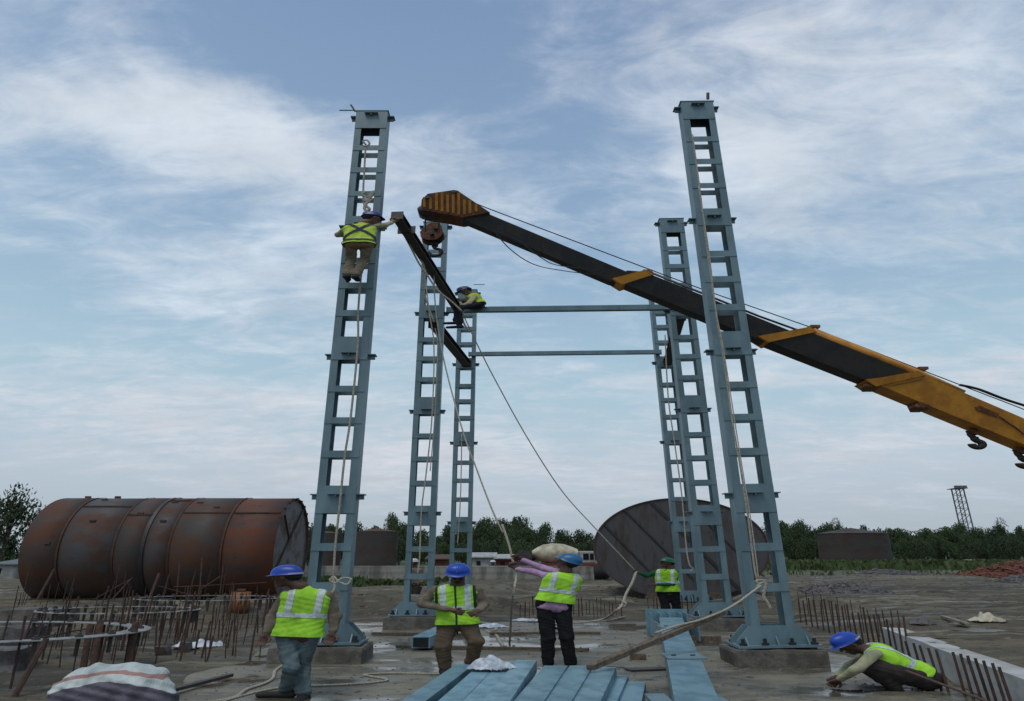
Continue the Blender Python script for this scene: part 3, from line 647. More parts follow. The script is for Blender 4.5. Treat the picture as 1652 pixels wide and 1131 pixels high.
def disc_tank():
    c = Vector((at(1100, 887, 24.9).x, 24.9, 1.93)); RX, RZ = 3.52, 1.93; n = 80; ax = Vector((c.x * .30, 7.0, 0)); ax.x = c.x / 24.9 * 7.0 * 1.02
    t = thing('round_ended_tank', (c.x, c.y, 0), 'large dark steel tank with its round flat end facing us behind the right columns', 'tank')
    ring = lambda o, s=1.0: [(c.x + o.x + RX * s * cos(2 * pi * k / n), c.y + o.y, c.z + RZ * s * sin(2 * pi * k / n)) for k in range(n)]
    z = Vector((0, 0, 0)); v = ring(z) + ring(ax); f = [(k, (k + 1) % n, n + (k + 1) % n, n + k) for k in range(n)]
    MB().add(v, f).build('shell', T3, t, True)
    o_ = Vector((0, .03, 0)); b = MB(); b.v = ring(o_, .995) + ring(Vector((0, .07, 0)), .995); b.f = [tuple(range(n - 1, -1, -1)), tuple(range(n, 2 * n))]; b.build('end_plate', T6, t)
    b = MB(); r0 = ring(Vector((0, -.012, 0)), 1.0); r1 = ring(Vector((0, -.012, 0)), .982); r2 = ring(Vector((0, .05, 0)), 1.0)
    b.v = r0 + r1 + r2; b.f = [(k, (k + 1) % n, n + (k + 1) % n, n + k) for k in range(n)] + [(k, 2 * n + k, 2 * n + (k + 1) % n, (k + 1) % n) for k in range(n)]; b.build('rim', T3, t)
    # plate joints, running slantwise, butt-welded strips slightly proud
    for q in (-.62, -.22, .18, .58):
        pts = []
        for s in (-1, 1):
            # line x = q*RX - s_z*k
            pass
        ang = radians(62); dx, dz = cos(ang), -sin(ang); px_, pz_ = q, 0
        bb = px_ * dx; cc = px_ * px_ - .96; disc = sqrt(bb * bb - cc); t0, t1 = -bb - disc, -bb + disc
        a = (c.x + RX * (px_ + t0 * dx), c.y + .015, c.z + RZ * (t0 * dz)); e = (c.x + RX * (px_ + t1 * dx), c.y + .015, c.z + RZ * (t1 * dz))
        MB().bar(a, e, .03, .05 if q != .18 else .09).build('plate_seam', M_blackpaint, t)
    for s in (-1, 1):
        MB().prism([(c.x + s * 1.2 - .5, c.y - .1, -.3), (c.x + s * 1.2 + .5, c.y - .1, -.3), (c.x + s * 1.2 + .3, c.y - .1, .26), (c.x + s * 1.2 - .3, c.y - .1, .26)], [(c.x + s * 1.2 - .5, c.y + .3, -.3), (c.x + s * 1.2 + .5, c.y + .3, -.3), (c.x + s * 1.2 + .3, c.y + .3, .26), (c.x + s * 1.2 - .3, c.y + .3, .26)]).build('chock', M_timber, t)
disc_tank()
def upright_tank(px0, px1, pyt, Y, label, m=T7, courses=4):
    a = at(px0, pyt, Y); b = at(px1, pyt, Y); rx = (b.x - a.x) / 2; ry = rx / W; cx = (a.x + b.x) / 2; H = a.z; n = 48
    t = thing('upright_tank', (cx, Y, 0), label, 'tank', 'brown upright tanks in the distance'); yc = Y + ry
    for i in range(courses):
        z0 = -.3 if i == 0 else H * i / courses; z1 = H * (i + 1) / courses; r = 1 + (.004 if i % 2 else 0)
        ring = lambda z: [(cx + rx * r * cos(2 * pi * k / n), yc + ry * r * sin(2 * pi * k / n), z) for k in range(n)]
        MB().add(ring(z0) + ring(z1), [(k, (k + 1) % n, n + (k + 1) % n, n + k) for k in range(n)]).build('shell_course', m, t, True)
    ring = [(cx + rx * 1.02 * cos(2 * pi * k / n), yc + ry * 1.02 * sin(2 * pi * k / n), H) for k in range(n)]
    MB().add(ring + [(cx, yc, H + rx * .16)], [(k, (k + 1) % n, n) for k in range(n)]).build('roof', M_seam if Y < 80 else T7, t)
upright_tank(571, 639, 857, 55, 'small brown upright tank with shallow cone roof beyond the low wall')
upright_tank(500, 549, 860, 58, 'small brown upright tank seen through the front left column')
upright_tank(1333, 1449, 860, 100, 'wide brown upright tank in front of the trees on the right', T7, 5)

# ------------------------------------------------------------------ far wall, truck, huts, lattice tower
a = at(300, 925, 41); b = at(958, 925, 41)
o = rough_block(a.x, b.x, 41, 41.35, -.4, .95, 'low_wall', M_farwall, loc=(a.x, 41, 0), n=20, amp=.02)
tag(o, 'long low grey concrete wall running behind the left columns', 'wall')
def mixer():
    Y = 43.0; t = thing('mixer_truck', tuple(at(905, 935, Y)), 'red cement mixer truck with cream drum and white cab behind the pulling worker', 'truck')
    x = lambda px, Yq=Y: at(px, 900, Yq).x; zf = lambda py: at(826, py, Y).z
    MB().box(x(850), x(985), Y, Y + 2.3, .7, 1.1).build('chassis', M_red, t)
    MB().box(x(928), x(984), Y - .02, Y + 2.35, .55, zf(909)).build('side_body', M_red, t, bevel=.05)
    MB().box(x(937), x(960), Y + .05, Y + 2.2, zf(909) + .01, zf(889)).build('cab', M_vwhite, t, bevel=.08)
    MB().box(x(941), x(950), Y + .02, Y + .049, zf(903), zf(893)).box(x(952), x(958), Y + .02, Y + .049, zf(903), zf(893)).build('window', M_glass, t)
    c0 = at(862, 893, Y + 1.1); pts = []; L = [(858, .18), (866, .42), (876, .62), (892, .72), (910, .66), (925, .44), (932, .3)]
    n = 28; b = MB(); 
    for px, r in L:
        p = at(px, 893, Y + 1.1)
        for k in range(n): b.v.append((p.x, p.y - r * cos(2 * pi * k / n), p.z + r * .95 * sin(2 * pi * k / n)))
    for i in range(len(L) - 1):
        for k in range(n): b.f.append((i * n + k, i * n + (k + 1) % n, (i + 1) * n + (k + 1) % n, (i + 1) * n + k))
    b.f += [tuple(range(n)), tuple(range(len(L) * n - 1, (len(L) - 1) * n - 1, -1))]
    b.build('drum', M_cream, t, True)
    MB().box(x(836), x(858), Y + .5, Y + 1.7, .9, zf(888)).bar((x(838), Y + 1, zf(886)), (x(862), Y + 1, zf(899)), .5, .12).build('hopper', M_darksteel, t)
    for px in (858, 878, 965): 
        for yy in (Y - .05, Y + 2.0): MB().cyl((x(px), yy, .5), (x(px), yy + .35, .5), .5, 20).build('wheel', M_black, t, True)
mixer()
def hut(px0, px1, pyt, Y, m, label, roofm):
    a = at(px0, pyt, Y); b = at(px1, pyt, Y); t = thing('site_hut', (a.x, Y, 0), label, 'hut', 'low site huts beyond the wall'); H = a.z
    MB().box(a.x, b.x, Y, Y + 3, -.3, H).build('wall', m, t)
    MB().prism([(a.x - .3, Y - .3, H + .01), (b.x + .3, Y - .3, H + .01), (b.x + .3, Y - .3, H + .1), (a.x - .3, Y - .3, H + .1)], [(a.x - .3, Y + 3.3, H + .4), (b.x + .3, Y + 3.3, H + .4), (b.x + .3, Y + 3.3, H + .5), (a.x - .3, Y + 3.3, H + .5)]).build('roof', roofm, t)
    w = (b.x - a.x); MB().box(a.x + w * .2, a.x + w * .4, Y - .02, Y - .001, -.2, H * .8).build('door', M_glass, t)
hut(762, 796, 900, 60, M_vwhite, 'pale low hut right of the blue helmeted worker in the middle', M_vwhite)
hut(690, 722, 903, 62, M_brick, 'low brownish hut left of the blue helmeted worker in the middle', M_rust)
hut(800, 836, 902, 66, M_red, 'low dark red hut behind the raised hand of the pulling worker', M_vwhite)
hut(-10, 26, 912, 44, M_vwhite, 'low pale shed at the far left edge behind the tank', M_tower)
def tower():
    Y = 150; a = at(1561, 858, Y); top = at(1547, 789, Y); t = thing('lattice_tower', (a.x, Y, 0), 'grey lattice light tower rising above the trees at the far right', 'tower')
    H = top.z; cx = a.x; b = MB(); hw = lambda z: (.72 - .06 * z / H)
    for sx_ in (-1, 1):
        for sy_ in (-1, 1):
            b.bar((cx + sx_ * hw(0) * W * .8, Y + sy_ * .8, 0), (cx + sx_ * hw(H) * W * .8, Y + sy_ * .7, H), .14, .14)
    n = 11
    for i in range(n + 1):
        z = H * i / n; w = hw(z) * W * .8; w2 = hw(min(H, z + H / n)) * W * .8
        for yy in (-1.1, 1.1):
            b.bar((cx - w, Y + yy * .7, z), (cx + w, Y + yy * .7, z), .09, .09)
            if i < n: b.bar((cx - w, Y + yy * .7, z), (cx + w2, Y + yy * .7, z + H / n), .08, .08)
    b.build('lattice', M_tower, t)
    MB().box(cx - 1.5, cx + 1.5, Y - 1.6, Y + 1.6, H, H + .15).build('platform', M_tower, t)
    for k in (-1.0, 0, 1.0): MB().box(cx + k - .4, cx + k + .4, Y - 1.5, Y - .9, H + .16, H + .7).build('floodlight', M_tower, t)
tower()
# white tank-like box in the shrubs
a = at(1566, 905, 95); o = MB().box(a.x - .6, a.x + .7, 95, 96.2, -.2, a.z + .2).build('marker_box', M_vwhite, loc=(a.x, 95, 0), bevel=.05); tag(o, 'small pale box standing in the shrubs below the lattice tower', 'box')

# ------------------------------------------------------------------ trees
def crown_mesh(seed, n=5200, dense=1.0, size=.036, blobs=9, flat=.8):
    r = random.Random(seed); bl = []
    for i in range(blobs):
        a = r.uniform(0, 2 * pi); q = r.uniform(.05, .62); bl.append((q * cos(a), q * sin(a), r.uniform(.25, .8), r.uniform(.2, .38)))
    bl.append((0, 0, .55, .4)); v = []; f = []
    for i in range(n):
        b = r.choice(bl); z = r.uniform(-1, 1); a = r.uniform(0, 2 * pi); q = sqrt(1 - z * z); rad = b[3] * (r.random() ** .35) * (1 + .25 * sin(5 * a + b[0] * 9) * q)
        c = Vector((b[0] + rad * q * cos(a), b[1] + rad * q * sin(a), b[2] + rad * z * flat))
        nn = Vector((r.gauss(0, 1), r.gauss(0, 1), r.gauss(.6, 1))).normalized(); t1 = nn.orthogonal().normalized(); t2 = nn.cross(t1); s = size * r.uniform(.6, 1.3)
        k = len(v); ang = r.uniform(0, pi); u = t1 * cos(ang) + t2 * sin(ang); w = nn.cross(u)
        v += [c - u * s, c + w * s * .6 + nn * s * .2, c + u * s, c - w * s * .6 + nn * s * .1]; f.append((k, k + 1, k + 2, k + 3))
    return v, f
def make_tree(seed, m, **k):
    t = thing('tree', (0, 0, -500), 'x', 'tree')
    v, f = crown_mesh(seed, **k); link_mesh('crown', v, f, m, t)
    r = random.Random(seed); b = MB()
    b.sweep([(0, 0, -.05), (.01, 0, .2), (.0, .01, .42), (.02, 0, .75)], [(.028 * cos(q * pi / 4), .028 * sin(q * pi / 4)) for q in range(8)], up=(0, 1, 0))
    for i in range(6):
        a = r.uniform(0, 2 * pi); b.tube([(0, 0, .25 + .05 * i), (.2 * cos(a) , .2 * sin(a), .45 + .05 * i), (.4 * cos(a), .4 * sin(a), .6 + .05 * i)], .010, 5)
    link_mesh('trunk', b.v, b.f, M_bark, t); regkids(t); return t
protos = [make_tree(11, M_leaf), make_tree(12, M_leaf2), make_tree(13, M_leaf, blobs=7), make_tree(14, M_leaf2, blobs=12), make_tree(15, M_leaf, n=5200, blobs=14, size=.034)]
airy = make_tree(21, M_leaf, n=3000, blobs=12, size=.027)
shrub = make_tree(22, M_leaf2, n=900, blobs=8, size=.08)
used = set(); rt = random.Random(3)
def put(p, x, y, h, w, label, group, d=None):
    o = copy_tree(p, (x, y, -.2)) if p.name in used else p
    used.add(p.name); o.location = (x, y, -.2); o.scale = (w, d or w / W, h); o.rotation_euler = (0, 0, rt.choice((0, pi)))
    o['label'] = label; o['group'] = group; return o
def top_h(py, Y): return at(826, py, Y).z + .2
ORD = ['first', 'second', 'third', 'fourth', 'fifth', 'sixth', 'seventh', 'eighth', 'ninth', 'tenth', 'eleventh', 'twelfth', 'thirteenth', 'fourteenth', 'fifteenth', 'sixteenth', 'seventeenth', 'eighteenth', 'nineteenth']
def nth(i):
    if i < 19: return ORD[i]
    t_ = {2: 'twent', 3: 'thirt', 4: 'fort'}[(i + 1) // 10]; return t_ + 'ieth' if (i + 1) % 10 == 0 else t_ + 'y-' + ORD[(i + 1) % 10 - 1]
def row(prof, Y, step, wpx, label, group, jit=6):
    x0, x1 = prof[0][0], prof[-1][0]; px = x0; cnt = 0
    while px < x1:
        y = np.interp(px, [p[0] for p in prof], [p[1] for p in prof]) + rt.uniform(-2, jit)
        Yq = Y + rt.uniform(-6, 6); a = at(px, y, Yq); h = top_h(y, Yq) * 1.22; w = wpx * Yq / FPX
        put(rt.choice(protos), a.x, Yq, h, w * rt.uniform(.85, 1.2), nth(cnt) + ' ' + label, group); cnt += 1; px += step * rt.uniform(.75, 1.25)
row([(1255, 850), (1300, 853), (1350, 856), (1420, 858), (1480, 850), (1520, 848), (1570, 862), (1620, 852), (1680, 850)], 140, 26, 34, 'dark green tree from the left in the distant row beyond the right field', 'distant trees on the right')
row([(1250, 866), (1340, 872), (1452, 872), (1560, 872), (1690, 868)], 118, 24, 26, 'lower bushy tree from the left along the edge of the right field', 'bushy trees along the right field edge')
row([(480, 862), (520, 852), (600, 848), (640, 843), (660, 852), (700, 862), (760, 850), (800, 846), (850, 850), (900, 862), (960, 858)], 120, 26, 32, 'dark green tree from the left in the distant row behind the low wall', 'distant trees behind the wall')
row([(500, 874), (700, 876), (960, 876)], 100, 26, 26, 'lower dark bushy tree from the left just behind the huts', 'bushy trees behind the huts')
a = at(836, 838, 125); put(protos[2], a.x, 125, top_h(836, 125) / .93, 5.2, 'tallest rounded tree of the middle treeline, above the cement mixer', 'distant trees behind the wall')
row([(-40, 868), (0, 872), (60, 876)], 74, 26, 26, 'dark dense low tree from the left at the left edge behind the tank', 'dark trees at the left edge')
a = at(28, 800, 68); put(airy, a.x, 68, top_h(797, 68) * 1.06, 6.0, 'tall loose crowned tree rising above the rusty tank at the left edge', 'tall trees at the left edge')
a = at(-22, 806, 70); put(airy, a.x, 70, top_h(806, 70) * 1.06, 5.0, 'tall loose crowned tree cut by the left edge of the picture', 'tall trees at the left edge')
for px, py, Yq in ((1350, 842, 140), (1612, 842, 135), (1272, 850, 135)):
    a = at(px, py, Yq); put(airy, a.x, Yq, top_h(py, Yq) / .96, 3.4, {1350: 'thin crowned tree poking up left of the wide brown tank', 1612: 'thin crowned tree poking up right of the lattice tower', 1272: 'thin crowned tree poking up just right of the front right column'}[px], 'thin trees above the right treeline')
for p in protos + [airy, shrub]:
    if p.name not in used: put(p, at(520, 860, 130).x, 130, 7, 6, 'dark green tree in the distant row behind the low wall', 'distant trees behind the wall')

def grass(x0, x1, y0, y1, n, h, label, name='grass', m=M_green, mask=None):
    r = np.random.default_rng(int(abs(x0) * 10 + n)); X = r.uniform(x0, x1, n); Y = r.uniform(y0, y1, n)
    k = vnoise(X * .25 + 3, Y * .35) + r.uniform(-.15, .25, n) > -.02; X = X[k]; Y = Y[k]; Z = ground_h(X, Y) - .02; n = len(X)
    a = r.uniform(0, 2 * pi, n); hh = h * r.uniform(.4, 1.2, n); w = h * r.uniform(.12, .35, n) * W; lx = r.normal(0, .25, n) * hh; ly = r.normal(0, .25, n) * hh
    v = np.zeros((n, 4, 3)); ca = np.cos(a) * w; sa = np.sin(a) * w / W
    v[:, 0] = np.stack([X - ca, Y - sa, Z], 1); v[:, 1] = np.stack([X + ca, Y + sa, Z], 1)
    v[:, 2] = np.stack([X + ca * .5 + lx, Y + sa * .5 + ly, Z + hh], 1); v[:, 3] = np.stack([X - ca * .5 + lx * 1.2, Y - sa * .5 + ly, Z + hh * .85], 1)
    f = np.arange(n * 4).reshape(n, 4); o = link_mesh(name, v.reshape(-1, 3), f, m); o['label'] = label; o['category'] = 'grass'; o['kind'] = 'stuff'
grass(16, 95, 62, 104, 16000, .75, 'rough green weeds along the far edge of the muddy field on the right')
grass(-16, -4, 33, 40.7, 7000, .28, 'short green grass in front of the low concrete wall')
grass(14, 60, 44, 62, 1500, .3, 'scattered green weeds on the mud at the right')
grass(-60, -20, 46, 66, 7000, .5, 'green weeds at the far left behind the rusty tank')

# ------------------------------------------------------------------ heaps
def heap(px0, px1, Y, depth, h, n, m, label, size, cat, name, piece):
    a = at(px0, 900, Y); b = at(px1, 900, Y); r = random.Random(n); cx = (a.x + b.x) / 2; hw = (b.x - a.x) / 2; mb = MB()
    for i in range(n):
        u = r.uniform(-1, 1); w = r.uniform(-1, 1); q = max(0, 1 - u * u) * max(0, 1 - w * w); x = cx + u * hw; y = Y + w * depth; z = float(ground_h(x, y)) + h * q * r.uniform(.55, 1)
        s = size * r.uniform(.6, 1.3); M = Matrix.Rotation(r.uniform(0, 6.28), 3, 'Z') @ Matrix.Rotation(r.uniform(-.8, .8), 3, 'X') @ Matrix.Rotation(r.uniform(-.5, .5), 3, 'Y')
        k = []
        for sx_ in (-1, 1):
            for sy_ in (-1, 1):
                for sz_ in (-1, 1):
                    p = M @ Vector((sx_ * s * piece[0] * r.uniform(.8, 1.1), sy_ * s * piece[1] * r.uniform(.8, 1.1), sz_ * s * piece[2] * r.uniform(.8, 1.1))); k.append((x + p.x * W, y + p.y, z + p.z))
        mb.add(k, [(0, 1, 3, 2), (4, 6, 7, 5), (0, 4, 5, 1), (2, 3, 7, 6), (0, 2, 6, 4), (1, 5, 7, 3)])
    o = mb.build(name, m, loc=(cx, Y, 0)); tag(o, label, cat, kind='stuff')
heap(1576, 1720, 44, 3.0, 1.0, 1500, M_brick, 'heap of broken red bricks at the right edge of the field', .13, 'brick heap', 'brick_heap', (1, .5, .35))
heap(1610, 1720, 36, 1.4, .35, 700, M_stone, 'low heap of grey stones in front of the red bricks', .09, 'stone heap', 'stone_heap', (1, .8, .7))
heap(1290, 1410, 27, 1.1, .28, 900, M_stone, 'low heap of dark grey rubble on the mud right of the front right column', .07, 'rubble heap', 'rubble_heap', (1, .8, .6))
heap(540, 640, 24, .6, .22, 260, M_mudclod, 'scattered brown rubble behind the front left column', .05, 'rubble heap', 'rubble_heap', (1, .6, .5))
heap(1395, 1470, 48, 2, .35, 500, M_stone, 'pale rubble along the far field edge', .10, 'rubble heap', 'rubble_heap', (1, .8, .6))
# loose clods and pebbles over the mud, too many to count
def clods(n, x0, x1, y0, y1, s0, m, label, seed):
    r = np.random.default_rng(seed); mb = MB(); rr = random.Random(seed)
    X = r.uniform(x0, x1, n); Y = y0 + (y1 - y0) * r.random(n) ** 1.5; Z = ground_h(X, Y)
    for x, y, z in zip(X, Y, Z):
        if -4.8 < x < 6.0 and y < 17.2: z = 0.0
        if -4.8 < x < 6.0 and y < 17.2 and n > 5000: continue
        s = s0 * rr.choice((.3, .4, .6, .8, 1, 1.4)) * (1 + y / 40)
        mb.add([(x - s * W, y, z - .01), (x, y - s, z - .01), (x + s * W * .9, y, z - .01), (x, y + s, z - .01), (x + rr.uniform(-.3, .3) * s * W, y + rr.uniform(-.3, .3) * s, z + s * rr.uniform(.3, .7)), (x + s * .4 * W, y - s * .2, z + s * .4)],
               [(0, 1, 4), (1, 5, 4), (1, 2, 5), (2, 3, 5), (3, 4, 5), (3, 0, 4)])
    o = mb.build('clods', m, loc=(0, 12, 0)); tag(o, label, 'clods', kind='stuff')
clods(13000, -26, 36, 7, 58, .034, M_mudclod, 'loose clods and pebbles scattered over the mud', 5)
clods(2200, -4.5, 5.5, 7.2, 17, .018, M_stone, 'small stones and crumbs scattered on the wet slab', 8)

# ------------------------------------------------------------------ rebar fields
def rebar_proto(name, L, r=.011):
    return [(0, 0, 0), (.01, 0, L)], r
ORD2 = 1
def bars(name, spots, label, group, cat='rebar', m=M_rust):
    """each bar is an object of its own; a few shared meshes"""
    meshes = []
    for h in (.45, .7, 1.0, 1.35):
        for r in (.0065, .0105):
            b = MB().tube([(0, 0, -.2), (0, 0, h)], r, 6); me = bpy.data.meshes.new(name); me.from_pydata(b.v, [], b.f); me.materials.append(m); meshes.append((h, r, me))
    for i_, (x, y, h, thick, lx, ly) in enumerate(spots):
        c = [q for q in meshes if q[1] == (.0105 if thick else .0065)]; q = min(c, key=lambda q: abs(q[0] - h))
        o = bpy.data.objects.new(name, q[2]); C.objects.link(o); z = float(ground_h(x, y)); o.location = (x, y, z); o.scale = (1, 1, h / q[0]); o.rotation_euler = (lx, ly, 0)
        tag(o, label.replace('NTH', nth(i_) if 'NTH' in label else ''), cat, group)
rr = random.Random(9)
for (cx_, cy_, n, rad, w_) in ((at(60, 1000, 10.6).x - 1.1, 10.6, 22, 1.45, 'nearest'), (at(192, 985, 14.3).x, 14.3, 22, .85, 'middle'), (at(335, 968, 17.6).x, 17.6, 22, .95, 'farthest')):
    left = []
    for k in range(n):
        a = 2 * pi * k / n; left.append((cx_ + rad * W * cos(a) * rr.uniform(.93, 1.07), cy_ + rad * sin(a) * rr.uniform(.9, 1.1), rr.choice((.62, .66, .7, .75, .95)), rr.random() < .4, rr.uniform(-.05, .05), rr.uniform(-.04, .06)))
    bars('rebar', left, 'rusty upright bar under the %s pale ring template on the left' % w_, 'rusty bars under the %s ring template' % w_)
left = []
for k in range(125):
    px = rr.uniform(20, 500); Yq = rr.choice((11.5, 13, 15, 16.5, 18, 19.5, 20)) + rr.uniform(-.5, .5)
    x = at(px, 980, Yq).x
    if x > -4.3: x -= 1.2
    left.append((x, Yq, rr.choice((.4, .5, .6, .8, 1.1)), rr.random() < .25, rr.uniform(-.08, .08), rr.uniform(-.12, .15)))
bars('rebar', left, 'rusty upright bar standing loose in the pit in front of the rusty tank', 'loose rusty bars in the left pit')
right = []
for k in range(20):     # row continuing away behind the squatting worker
    q = k / 19; p = atz(1292 + 175 * q, 1003 + 62 * q, 0); right.append((p.x, p.y, rr.uniform(.55, .75), True, rr.uniform(-.04, .04), rr.uniform(-.03, .04)))
bars('rebar', right, 'NTH rusty bar from the left in the nearer row behind the squatting worker', 'nearer starter bars behind the squatting worker')
right = []
for k in range(14):
    q = k / 13; p = atz(1300 + 175 * q, 996 + 50 * q, 0); right.append((p.x + .1, p.y + .5, rr.uniform(.5, .7), False, rr.uniform(-.04, .04), rr.uniform(-.03, .04)))
bars('rebar', right, 'NTH rusty bar from the left in the farther row behind the squatting worker', 'farther starter bars behind the squatting worker')
right = []
for px, py0, py1 in ((1480, 1100, 1030), (1492, 1103, 1033), (1505, 1108, 1036), (1519, 1112, 1040), (1531, 1117, 1042), (1558, 1124, 1046), (1571, 1128, 1049), (1586, 1136, 1052), (1600, 1142, 1056), (1612, 1146, 1060), (1628, 1152, 1064), (1640, 1158, 1070)):
    p = atz(px, py0, 0); q = at(px, py1, p.y); right.append((p.x, p.y, q.z, True, 0.0, rr.uniform(-.13, -.06)))
bars('rebar', right, 'NTH leaning rusty bar from the left along the pale concrete strip', 'starter bars along the concrete strip')
mid = []
for k in range(42):
    px = 840 + k * 6.2 + rr.uniform(-1.5, 1.5)
    if k > 26: px += 40
    p = at(px, 985, 18.6 + rr.uniform(-.3, .3)); mid.append((p.x, p.y, rr.uniform(.35, .55), rr.random() < .5, rr.uniform(-.05, .05), rr.uniform(-.05, .05)))
bars('rebar', mid, 'NTH short rusty bar from the left in the far row before the round tank', 'far row of starter bars')
# horizontal tie bars
def tie(p0, p1, label): o = MB().tube([p0, p1], .012, 6).build('tie_bar', M_rust, loc=tuple(p0)); tag(o, label, 'rebar')
tie(at(0, 1003, 14.5) + Vector((0, 0, .0)), at(330, 999, 15.5), 'long rusty bar lying level across the left pit')
tie(at(150, 1012, 12.6), at(60, 1030, 11.4), 'short rusty bar slanting across the nearest ring template')
tie(atz(1462, 1082, .3), atz(1640, 1150, .3), 'thin bar tying the starter bars along the concrete strip')
for k, (a_, b_, Yq, L_) in enumerate([((60, 968), (88, 918), 19, 'thick'), ((20, 1130), (75, 1030), 9.0, 'thick'), ((150, 968), (215, 932), 19.5, 'x'), ((180, 968), (213, 932), 19.3, 'x'), ((240, 968), (257, 925), 18.8, 'thick'), ((285, 960), (290, 905), 20, 'x'), ((322, 955), (326, 900), 20.2, 'x'), ((355, 958), (360, 912), 20, 'x'),
                         ((255, 945), (300, 958), 19, 'x'), ((280, 947), (430, 940), 20, 'x'), ((320, 953), (355, 930), 19.8, 'x')]):
    o = MB().tube([at(*a_, Yq), at(*b_, Yq + .2)], .024 if L_ == 'thick' else .013, 6).build('rebar', M_rust, loc=tuple(at(*a_, Yq)))
    tag(o, ['thick rusty bar leaning before the left end of the rusty tank', 'long rusty bar leaning at the lower left beside the striped sack', 'slanting bar crossing another in front of the rusty tank, the longer one', 'steeper of the two crossed bars before the rusty tank', 'thick upright bar right of the crossed bars', 'tall thin bar before the dark band of the rusty tank', 'tall thin bar before the redder end of the rusty tank', 'tall thin bar left of the front left worker, before the tank',
            'thin bar sloping down to the farthest ring template', 'long level bar before the tank above the farthest ring template', 'thin bar sloping up right behind the farthest ring template'][k], 'rebar')
# stout posts carrying the nearest ring
for k, (px, py, q) in enumerate([(132, 1090, 1008), (148, 1088, 1004), (205, 1084, 1003)]):
    p = at(px, py, 10.4); top = at(px + 14, q, 10.5); o = MB().tube([p, top], .03, 8).build('steel_post', M_rust, loc=tuple(p)); tag(o, ['left stout rusty post under the nearest ring template', 'middle stout rusty post under the nearest ring template', 'right stout rusty post under the nearest ring template'][k], 'post')

def ring_plate(cx, cy, z, rx, w, label, tilt=0):
    n = 40; b = MB(); dz = .012; seg = []
    for k in range(n):
        a = 2 * pi * k / n
        for r_ in (rx, rx - w):
            for q in (0, dz): b.v.append((cx + r_ * W * cos(a), cy + r_ * sin(a), z + q + tilt * r_ * cos(a)))
    for k in range(n):
        a = 4 * k; c = 4 * ((k + 1) % n)
        b.f += [(a + 1, c + 1, c + 3, a + 3), (a, a + 2, c + 2, c), (a, c, c + 1, a + 1), (a + 2, a + 3, c + 3, c + 2)]
    t = thing('ring_template', (cx, cy, z), label, 'ring plate', 'pale steel ring templates over the left pit'); b.build('ring', M_ring, t)
    for k in range(0, 24):
        a = 2 * pi * k / 24; r_ = rx - w / 2; x = cx + r_ * W * cos(a); y = cy + r_ * sin(a); zt = z + tilt * r_ * cos(a)
        MB().cyl((x, y, zt - .25), (x, y, zt + .07), .018, 8).cyl((x, y, zt + .013), (x, y, zt + .045), .034, 6).build('anchor_bolt', M_darksteel, t)
ring_plate(at(60, 1000, 10.6).x - 1.1, 10.6, .50, 1.55, .20, 'nearest pale steel ring template, cut by the left edge of the picture', .0)
ring_plate(at(192, 985, 14.3).x, 14.3, .52, .95, .12, 'pale steel ring template in the middle of the left pit')
ring_plate(at(335, 968, 17.6).x, 17.6, .55, 1.08, .10, 'farthest pale steel ring template, beside the worker at the left column')
# low concrete bits in the left pit
for k, (px, py, w_, d_, h_, m) in enumerate([(60, 1000, .8, .5, .3, M_conc), (25, 1028, .5, .35, .22, M_stone), (10, 1065, .4, .3, .2, M_stone), (262, 1046, .12, .1, .05, M_darksteel), (300, 1040, .09, .08, .05, M_darksteel)]):
    p = atz(px, py, 0); o = rough_block(p.x - w_, p.x + w_, p.y - d_, p.y + d_, -.25, h_, 'concrete_lump', m, loc=(p.x, p.y, 0), n=3, amp=.06, seed=k * 3)
    tag(o, ['brownish concrete block by the pit edge at the far left', 'grey lump of rubble inside the nearest ring template', 'dark lump under the nearest ring template at the left edge', 'small dark lump on the ground near the white sheet', 'tiny dark lump beside the white sheet'][k], 'lump')

# ------------------------------------------------------------------ concrete strip on the right
d = (WB - WA); dn = d.normalized(); t = Vector((nrm.x, nrm.y, 0)) * .36
b = MB(); A0 = WA - dn * .3; B0 = WB + dn * 2.5; n = 24; fr = []
for i in range(n + 1):
    p = A0.lerp(B0, i / n); j = .02 * vn(i * .7, 3)
    b.v += [(p.x, p.y, -.15), (p.x + j * .5, p.y, .37 + j), (p.x + t.x, p.y + t.y, .37 + j), (p.x + t.x, p.y + t.y, -.15)]
for i in range(n):
    for k in range(4): a = 4 * i + k; c = 4 * i + (k + 1) % 4; b.f.append((a, a + 4, c + 4, c))
b.f += [(0, 1, 2, 3), (4 * n + 3, 4 * n + 2, 4 * n + 1, 4 * n)]
o = b.build('concrete_strip', M_wallc, loc=tuple(A0)); tag(o, 'pale concrete foundation strip running to the lower right corner', 'foundation wall')
# timber bits
def plank(p0, p1, w, h, label, name='timber_plank', m=None, cat='plank'):
    o = MB().bar(p0, p1, w, h).build(name, m or M_timber, loc=tuple(p0), bevel=.004); return tag(o, label, cat)
M_pale_t = mat('pale_timber', (.26, .23, .18), (.15, .13, .10), .8, scale=5)
p = at(1464, 1024, 11.3); q = at(1526, 1021, 11.1); plank(p, q, .14, .06, 'short pale board lying above the start of the concrete strip', m=M_pale_t)
plank(atz(1520, 994, .2), atz(1560, 1006, .2), .06, .04, 'thin pale stick lying on the mud at the right', m=M_pale_t)
plank(atz(1537, 1006, .15), atz(1562, 1008, .15), .12, .03, 'short pale board piece beside the thin stick on the mud', m=M_pale_t)
plank(atz(600, 1022, .04), atz(760, 1024, .04), .06, .05, 'brown timber lying flat between the two workers behind the blue end piece')
plank(atz(790, 1022, .04), atz(968, 1021, .04), .08, .05, 'brown timber lying flat behind the legs of the pulling worker')
